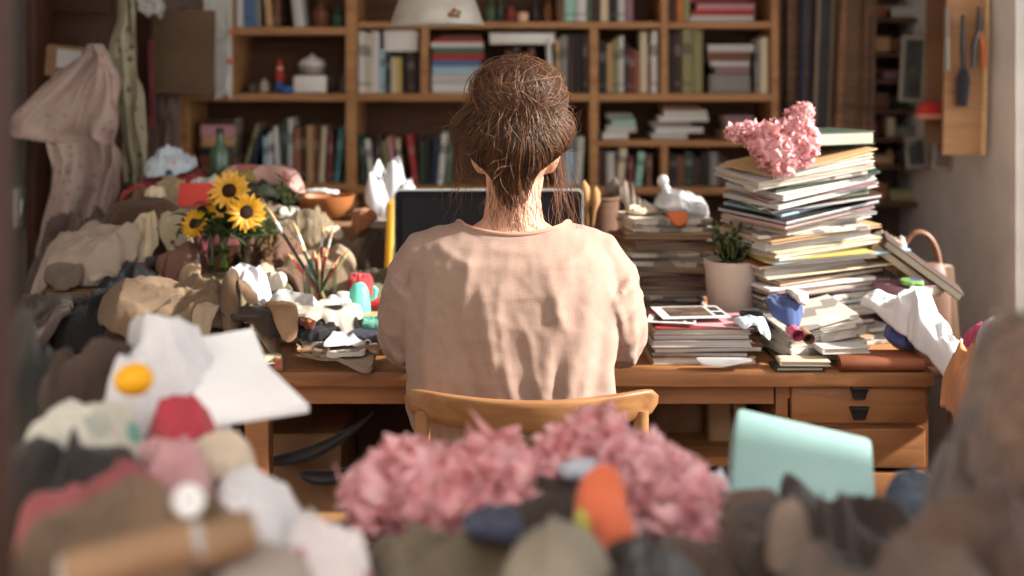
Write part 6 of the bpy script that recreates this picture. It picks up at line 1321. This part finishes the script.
# centre
fg('brown_rug', 'dark brown rolled cloth under the pink tulle', 'cloth', 470, 1.36, .36, .2, 512, BRN, seed=221, freq=8)
fg('khaki_trousers', 'khaki trousers lying at the bottom centre', 'trousers', 470, 1.12, .22, .16, 530, cl('khaki_drill', (112, 98, 78), (82, 70, 54)), seed=222, freq=7)
fg('charcoal_coat', 'charcoal and brown coat running up to the pink tulle in the middle', 'coat', 560, 1.24, .14, .2, 474, cl('charcoal_brown', (78, 64, 58), (46, 38, 36)), seed=223, freq=8, rz=.5)
fg('denim_rag', 'dark blue denim rag between the pink tulle and the khaki trousers', 'denim', 492, 1.16, .06, .06, 508, cl('deep_denim', (58, 62, 84), (40, 44, 60)), seed=224, freq=12)
fg('blue_scrap', 'blue and white scrap of cloth under the right-hand pink tulle', 'cloth', 582, 1.3, .05, .06, 452, cl('blue_scrap', (120, 138, 166), (196, 196, 200)), seed=225, freq=14)
tulle('pink_tulle_skirt', 'big dusty pink tulle bundle left of centre in front of the chair', [P(376, 502, 1.3), P(400, 490, 1.29), P(414, 478, 1.3), P(440, 500, 1.3), P(470, 482, 1.31), P(488, 468, 1.32), P(500, 492, 1.3), P(470, 505, 1.28), P(430, 515, 1.27)], [.028, .045, .045, .04, .05, .045, .045, .04, .035], 420, TULP, .034, seed=9)
tulle('pink_tulle_skirt', 'ruffled pink tulle strip leading up to the chair right post', [P(528, 486, 1.34), P(556, 468, 1.36), P(580, 452, 1.38), P(598, 440, 1.4), P(612, 452, 1.38)], [.022, .028, .03, .032, .03], 220, TULP, .028, seed=10)
tulle('pink_tulle_skirt', 'pale pink tulle bundle right of the orange cloth', [P(628, 478, 1.3), P(650, 476, 1.3), P(662, 492, 1.3), P(680, 505, 1.28), P(694, 528, 1.26), P(646, 508, 1.28)], [.03, .04, .042, .036, .024, .04], 300, M('pale_pink_tulle', (254, 212, 214), 'sheer', .85, col2=(250, 188, 194), scale=2), .032, seed=11)
fg('orange_cloth', 'orange-red folded cloth between the pink tulle bundles', 'cloth', 606, 1.15, .055, .1, 468, cl('orange_red_cloth', (216, 112, 76), (178, 84, 56)), seed=226, freq=6, sq=4, rz=.25, kind='cloth')
fg('cream_blouse', 'cream blouse with grey print at the bottom centre', 'blouse', 560, 1.02, .12, .12, 516, cl('cream_grey', (150, 140, 122), (104, 96, 84)), seed=227, freq=8)
fg('lime_scrap', 'yellow-green scrap left of the orange cloth', 'cloth', 582, 1.1, .018, .025, 512, cl('lime_cloth', (176, 166, 70), (136, 128, 52)), seed=228, freq=16)
fg('black_leather_bag', 'shiny black leather bag at the bottom right of centre', 'bag', 668, 1.02, .12, .13, 514, M('black_leather', (44, 40, 40), 'plain', .4, spec=.5, bump=.3), seed=229, freq=6, kind='cloth')
fg('pale_blue_bag', 'pale blue plastic bag right of the pink tulle', 'bag', 688, 1.42, .06, .08, 456, M('pale_blue_plastic', (168, 182, 204), 'sheer', .35, col2=(136, 152, 180)), kind='paper', seed=230, freq=8)
fg('white_tissue_scrap', 'small white crumpled tissue beside the pale blue bag', 'paper', 724, 1.42, .05, .06, 466, TISS, kind='paper', seed=231, freq=9)
# right
mb_ = B(); 
mo = empty('mint_box_file', P(800, 478, 1.46)); tag(mo, 'pale mint box file sticking out of the heap in front of the drawers', 'box file'); MNT = M('pale_mint_card', (150, 182, 178), 'paper', .7, col2=(136, 168, 164))
B().box((0, 0, 0), (.17, .15, .05), (.42, .19, -.15), bev=.008).obj('body', MNT, mo)
fg('taupe_cardigan', 'taupe knitted cardigan at the bottom right of centre', 'cardigan', 742, 1.2, .16, .2, 478, TAUP, seed=232, freq=7)
fg('brown_coat', 'big dark brown woollen coat covering the lower right of the heap', 'coat', 870, 1.16, .26, .28, 466, cl('dark_brown_wool', (66, 52, 45), (42, 33, 30)), seed=233, freq=6, nr=44, nt=150)
fg('pale_lining', 'pale beige lining showing on the dark brown coat', 'cloth', 788, 1.08, .04, .025, 492, cl('dull_lining', (136, 118, 104), (104, 88, 78)), seed=234, freq=10)
fg('charcoal_hat', 'charcoal cloth hat on the dark brown coat', 'hat', 832, .98, .1, .1, 520, CHAR, seed=235, freq=5, kind='cloth')
fg('taupe_scarf', 'taupe scarf rolled along the bottom right edge', 'scarf', 900, .92, .18, .12, 528, TAUP, seed=236, freq=7)
fg('blue_steel_tin', 'dark blue and grey patterned cap before the desk drawers', 'cap', 925, 1.4, .09, .1, 440, cl('blue_grey_cloth', (84, 92, 106), (48, 52, 62)), seed=237, freq=9)
fg('fur_coat', 'blurred brown fur coat rising at the right edge', 'coat', 1022, 1.12, .15, .2, 352, M('brown_fur', (92, 70, 58), 'fuzz', .95, col2=(54, 41, 35)), seed=238, freq=9, nr=40)
fg('brown_fur_collar', 'lighter brown fur collar on the fur coat at the right edge', 'collar', 1030, 1.06, .1, .12, 312, M('light_brown_fur', (112, 86, 70), 'fuzz', .95, col2=(70, 53, 45)), seed=239, freq=12)
fg('rust_scarf', 'rust and brown scarf at the lower right edge below the fur', 'scarf', 985, .98, .14, .14, 470, cl('rust_brown', (94, 68, 54), (60, 46, 40)), seed=240, freq=7)
# on a chest behind, at the right edge of the picture: paper bag, pink ribbon, orange cloth, white cloth
chest = empty('side_chest', (1.0, 2.0, 0)); tag(chest, 'low brown chest under the window beyond the fur coat', 'chest'); B().box((0, 0, .378), (.38, .48, .756), bev=.006).obj('body', OAKD, chest); B().box((0, 0, .768), (.4, .5, .024), bev=.006).obj('lid', OAKD, chest)
hf_rect(.8, 1.2, 1.75, 2.25, .78, over=.1)
drape('orange_towel', 'orange-brown towel hanging over the chest beside the desk drawers', 'towel', 0, 2.08, .2, .2, .12, cl('orange_brown_towel', (204, 142, 96), (160, 104, 66)), x=.85, seed=251, freq=8, top=330)
drape('white_linen', 'white crumpled linen on the chest below the window', 'cloth', 0, 1.98, .2, .24, .12, WCL, x=.9, seed=252, freq=8, top=308)
drape('magenta_ribbon', 'bright magenta ribbon on the chest below the window', 'ribbon', 0, 2.16, .08, .1, .03, cl('magenta_ribbon', (206, 72, 130), (160, 44, 96)), x=.86, seed=253, freq=14, top=314)
drape('rust_wrap', 'rust-brown patterned wrap on the chest at the right edge', 'cloth', 0, 1.85, .2, .2, .12, M('rust_print', (140, 94, 74), 'floral', .9, col2=(200, 180, 164), scale=1), x=.9, seed=254, freq=8, top=296)
# ================================================================== lamp, boards and clutter round the right end of the bookcase
lmp = empty('pendant_lamp', P(437, 25, 3.2)); tag(lmp, 'white pendant lamp shade with brown stains hanging before the bookcase', 'lamp')
sh2 = B(); rs_l = []
SHM = M('lamp_shade_white', (226, 220, 210), 'sheer', .6, col2=(210, 202, 190)); h_ = .13
sh2.lathe([(.122, .0), (.124, .003), (.1, h_ * .55), (.05, h_), (.047, h_), (.097, h_ * .55), (.118, .0)], n=56, cap=False); so = sh2.obj('lamp_shade', SHM, lmp, angle=60)
for a, z, r in ((-1.18, .022, .012), (-1.05, .02, .009), (-1.1, .034, .008), (-.98, .03, .007)):
    rr = .124 - .024 * z / (h_ * .55); B().ball((rr * math.cos(a), rr * math.sin(a), z), (r, r * .35, r * .8), (0, 0, a + PI / 2), sub=2).obj('stain', M('brown_stain', (128, 92, 62), 'plain', .8), so)
B().lathe([(.016, h_), (.02, h_ + .01), (.018, h_ + .05), (.006, h_ + .06)], n=20).obj('lamp_holder', DKM, lmp); B().tube([(0, 0, h_ + .05), (0, 0, 2.6 - lmp.location.z)], .003, 8).obj('cord', DKM, lmp); B().ball((0, 0, h_ * .6), .028).obj('bulb', PORC, lmp)
WDK = M('weathered_plank', (104, 78, 60), 'wood', .75, col2=(68, 50, 40)); WMID = M('mid_brown_plank', (128, 90, 62), 'wood', .6, col2=(92, 62, 44))
def board(name, label, px, ptop, pbot_px, Y, wpx, t, mat, cat='board', frame=None, ybot=.004):
    """a plank or framed panel leaning on the wall: from (px, ptop) down to the floor at pbot_px"""
    x1, z1 = X_(px, Y), Z_(ptop, Y); x0 = X_(pbot_px, Y); w = wpx / F * Y; ang = math.atan2(x1 - x0, z1 - ybot); ln = math.hypot(x1 - x0, z1 - ybot)
    o = empty(name, (x0, Y, ybot + abs(math.sin(ang)) * w / 2)); o.rotation_euler = (-.03, ang, 0); tag(o, label, cat)
    if frame:
        f = B(); fw = frame[1]
        f.box((-w / 2 + fw / 2, 0, ln / 2), (fw, t, ln), bev=.003).box((w / 2 - fw / 2, 0, ln / 2), (fw, t, ln), bev=.003); f.box((0, 0, fw / 2), (w, t, fw), bev=.003).box((0, 0, ln - fw / 2), (w, t, fw), bev=.003)
        f.obj('frame', mat, o, sm=False); B().box((0, .004, ln / 2), (w - fw * 1.6, t * .5, ln - fw * 1.6)).obj('panel', frame[0], o, sm=False)
    else:
        B().box((0, 0, ln / 2), (w, t, ln), bev=.003).obj('plank', mat, o, sm=False)
        B().box((0, -t / 2 - .0008, ln * .55), (w * .3, .0015, ln * .7)).obj('worn_strip', WDK if mat is not WDK else OAKD, o, sm=False)
    return o
board('wooden_plank', 'weathered brown plank standing right of the bookcase', 789, -40, 786, 4.12, 22, .03, WDK); board('wooden_plank', 'wide pale-streaked brown plank second from the bookcase', 800, -60, 797, 4.06, 20, .03, M('pale_plank', (122, 96, 76), 'wood', .75, col2=(84, 64, 50)))
board('blue_board', 'dark blue painted board leaning beside the planks', 812, -60, 797, 3.98, 11, .03, M('navy_board_paint', (52, 66, 92), 'plain', .6, col2=(40, 50, 72)), 'board')
board('picture_frame', 'tall narrow dark framed panel with a pale edge leaning next to the blue board', 832, -60, 808, 3.9, 17, .03, M('pale_frame_wood', (150, 128, 106), 'wood', .6), 'frame', (M('dark_slate_panel', (66, 66, 66), 'plain', .5, col2=(44, 42, 42)), .009))
board('framed_panel', 'wide brown wooden framed panel leaning at the right of the boards', 862, -60, 832, 3.8, 29, .035, WMID, 'panel', (M('brown_panel', (104, 78, 58), 'wood', .7, col2=(74, 54, 42)), .022))
board('wooden_plank', 'narrow dark plank leaning outermost beside the cluttered shelf', 876, -40, 858, 3.76, 12, .025, WDK)
# cluttered wall shelf
sx0, sx1, SY = X_(866, 4.02), X_(930, 4.02), 4.02
shf = empty('wall_shelf', ((sx0 + sx1) / 2, 4.12, 0)); tag(shf, 'tall dark wall shelf in the right corner crowded with small things', 'shelf')
B().box((0, .11, 1.05), (sx1 - sx0, .016, 2.1)).obj('back_panel', M('shelf_back', (76, 56, 46), 'wood', .75), shf)
zsh = [Z_(p, SY) for p in (20, 55, 82, 112, 140, 168, 205)]
for z_ in zsh: B().box((0, .0, z_), (sx1 - sx0, .2, .014), bev=.002).obj('shelf_board', WDK, shf, sm=False)
for s in (-1, 1): B().box((s * (sx1 - sx0 + .014) / 2, 0, 1.05), (.014, .22, 2.1), bev=.002).obj('side_panel', WDK, shf, sm=False)
things_ = [(0, 880, 'rust', 30, 12, 'flat rust box'), (0, 905, 'light grey', 34, 11, 'long pale box'), (1, 884, 'tan', 18, 15, 'tan card box'), (1, 905, 'brown', 26, 13, 'brown cigar box'), (2, 878, 'dark brown', 16, 11, 'dark brown tin'), (2, 898, 'mauve', 22, 8, 'flat mauve box'), (2, 918, 'grey', 12, 12, 'grey tin'), (3, 880, 'brown', 22, 15, 'brown cardboard box'), (3, 904, 'dark green', 14, 12, 'dark green tin'),
    (4, 876, 'dark red', 12, 14, 'dark red tin'), (4, 894, 'cream', 8, 19, 'upright cream box'), (4, 910, 'grey', 20, 9, 'low grey tin'), (5, 884, 'tan', 24, 9, 'low tan box'), (5, 908, 'black', 16, 14, 'black box'), (6, 882, 'rust', 16, 18, 'tall rust box'), (6, 906, 'olive', 26, 11, 'wide olive box')]
for r_, px_, c, w, h, l_ in things_:
    kq = SY / F; o = tag(B().box((0, 0, h * kq / 2), (w * kq, .1, h * kq - .001), bev=.003).obj('small_box', cov(c, False), loc=(X_(px_, SY), 4.1, zsh[r_] + .0085)), f'{l_} on the {ordw(r_)} board from the top of the cluttered wall shelf', 'box', 'boxes on the wall shelf'); B().box((0, 0, h * kq), (w * kq + .003, .103, .006), bev=.001).obj('lid', cov(c, True), o)
for px_, r_, rr, hh, c, l_ in ((920, 1, .014, .06, (150, 140, 128), 'grey stone jar'), (893, 3, .014, .05, (90, 70, 60), 'small brown jar'), (922, 4, .015, .06, (70, 60, 54), 'dark brown jar'), (895, 5, .013, .05, (170, 150, 120), 'tiny cream jar')):
    o = tag(B().lathe([(rr * .8, 0), (rr, .006), (rr, hh * .7), (rr * .6, hh * .85), (rr * .6, hh)], n=18).obj('small_jar', M('jar_%d' % px_, c, 'plain', .4), loc=(X_(px_, SY), 4.08, zsh[r_] + .0075)), f'{l_} on the {ordw(r_)} board of the cluttered wall shelf', 'jar'); B().lathe([(rr * .65, hh), (rr * .65, hh + .008), (.001, hh + .009)], n=16).obj('lid', DKM, o)
# pictures, panels and tools hung in the corner by the right wall
def hung(name, label, cat, px0, px1, py0, py1, Y, mat, t=.012, rot=(0, 0, 0), frame=None, inner=None):
    a, b_ = P(px0, py0, Y), P(px1, py1, Y); w, h = b_.x - a.x, a.z - b_.z; c = (a + b_) / 2; o = B().box((0, 0, 0), (w, t, h), bev=.002).obj(name, mat, sm=False, loc=tuple(c)); o.rotation_euler = rot; tag(o, label, cat)
    if inner: B().box((0, -t / 2 - .0012, 0), (w - 2 * frame, .0024, h - 2 * frame)).obj('image', inner, o, sm=False)
    return o
PHO = M('grey_green_photo', (92, 98, 94), 'plain', .4, col2=(56, 60, 58), scale=2)
hung('hanging_picture', 'grey-green photograph in a pale frame hung over the cluttered shelf', 'picture', 900, 925, 36, 102, 3.9, M('pale_frame', (168, 158, 146), 'plain', .6), frame=.012, inner=PHO, rot=(0, .06, 0))
hung('hanging_picture', 'small blue-grey snapshot hung low beside the cluttered shelf', 'picture', 905, 926, 137, 168, 3.85, M('snapshot_border', (150, 140, 128), 'plain', .6), frame=.01, inner=M('blue_grey_photo', (100, 112, 122), 'print', .5, col2=(60, 62, 66)), rot=(0, -.08, 0))
hung('hanging_picture', 'small dark snapshot hung low on the right wall below the panel', 'picture', 932, 953, 140, 170, 3.7, M('snapshot_border2', (160, 148, 136), 'plain', .6), frame=.01, inner=M('dark_photo', (74, 68, 64), 'print', .5, col2=(110, 100, 92)), rot=(0, .12, 0))
for i, (px_, l_) in enumerate(((938, 'dark brown upper'), )): pass
hung('hanging_board', 'brown cardboard panel hung behind the tool board in the right corner', 'panel', 926, 962, -60, 142, 3.62, pp_('brown_hardboard', (128, 94, 68), (102, 72, 50)), rot=(0, .015, 0))
tp = hung('hanging_tool_board', 'light brown wooden tool board with tools hung on the right wall', 'panel', 944, 986, -70, 155, 3.4, M('tan_hardboard', (166, 124, 86), 'wood', .6, col2=(146, 106, 72)), t=.016, rot=(0, .03, .1)); B().box((X_(1005, 3.4) - X_(985, 3.4) + .0, -.004, 0), (.014, .026, .637), bev=.002).obj('edge_strip', M('pale_edge_wood', (206, 168, 122), 'wood', .5), tp)
MET = M('dark_steel', (70, 66, 66), 'plain', .35, spec=.6)
def tool(name, label, px, y0, y1, Y, parts):
    a = P(px, y0, Y); o = empty(name, a); tag(o, label, name.replace('hanging_', '').replace('_', ' '))
    for nm, pts, rad, m_, fl in parts: B().tube([tuple(Vector(p)) for p in pts], rad, 10, flat=fl).obj(nm, m_, o)
    return o
L_ = (95 - 15) / F * 3.37
tool('hanging_brush', 'dark long brush hanging in the middle of the tool board', 963, 15, 70, 3.35, [('handle', [(0, 0, 0), (0, 0, -.1), (.002, 0, -.15)], [.009, .014, .012], MET, .6), ('bristles', [(.002, 0, -.15), (0, 0, -.18), (-.004, 0, -.255)], [.018, .03, .024], M('black_bristle', (48, 46, 54), 'cloth', .9), .6)])
tool('hanging_scraper', 'silvery scraper hanging left on the tool board', 947, 6, 60, 3.35, [('handle', [(0, 0, 0), (0, 0, -.09)], [.011, .013], M('grey_handle', (136, 122, 112), 'plain', .5), .7), ('blade', [(0, 0, -.09), (0, 0, -.18)], [.014, .019], LM, .25)])
tool('hanging_pliers', 'dark pliers with orange grips hanging right on the tool board', 979, 6, 70, 3.35, [('jaw', [(0, 0, 0), (0, 0, -.04), (0, 0, -.07)], [.006, .014, .015], MET, .6), ('grip', [(0, 0, -.07), (-.012, 0, -.11), (-.014, 0, -.17)], [.009, .009, .008], MET, 1), ('grip', [(0, 0, -.07), (.012, 0, -.11), (.014, 0, -.17)], [.009, .009, .008], M('orange_grip', (190, 104, 60), 'plain', .5), 1)])
rcap = empty('hanging_red_cap', P(931, 110, 3.56)); tag(rcap, 'red knitted cap hung on the corner of the brown panel', 'cap'); B().ball((0, 0, 0), (.044, .03, .028)).obj('crown', cl('red_knit', (196, 52, 50), (150, 36, 38)), rcap); B().tube([(.042 * math.cos(a), .028 * math.sin(a) - .004, -.018) for a in [2 * PI * i / 24 for i in range(25)]], .008, 8, cap=False).obj('brim', M('peach_knit', (214, 140, 116), 'cloth', .9), rcap)
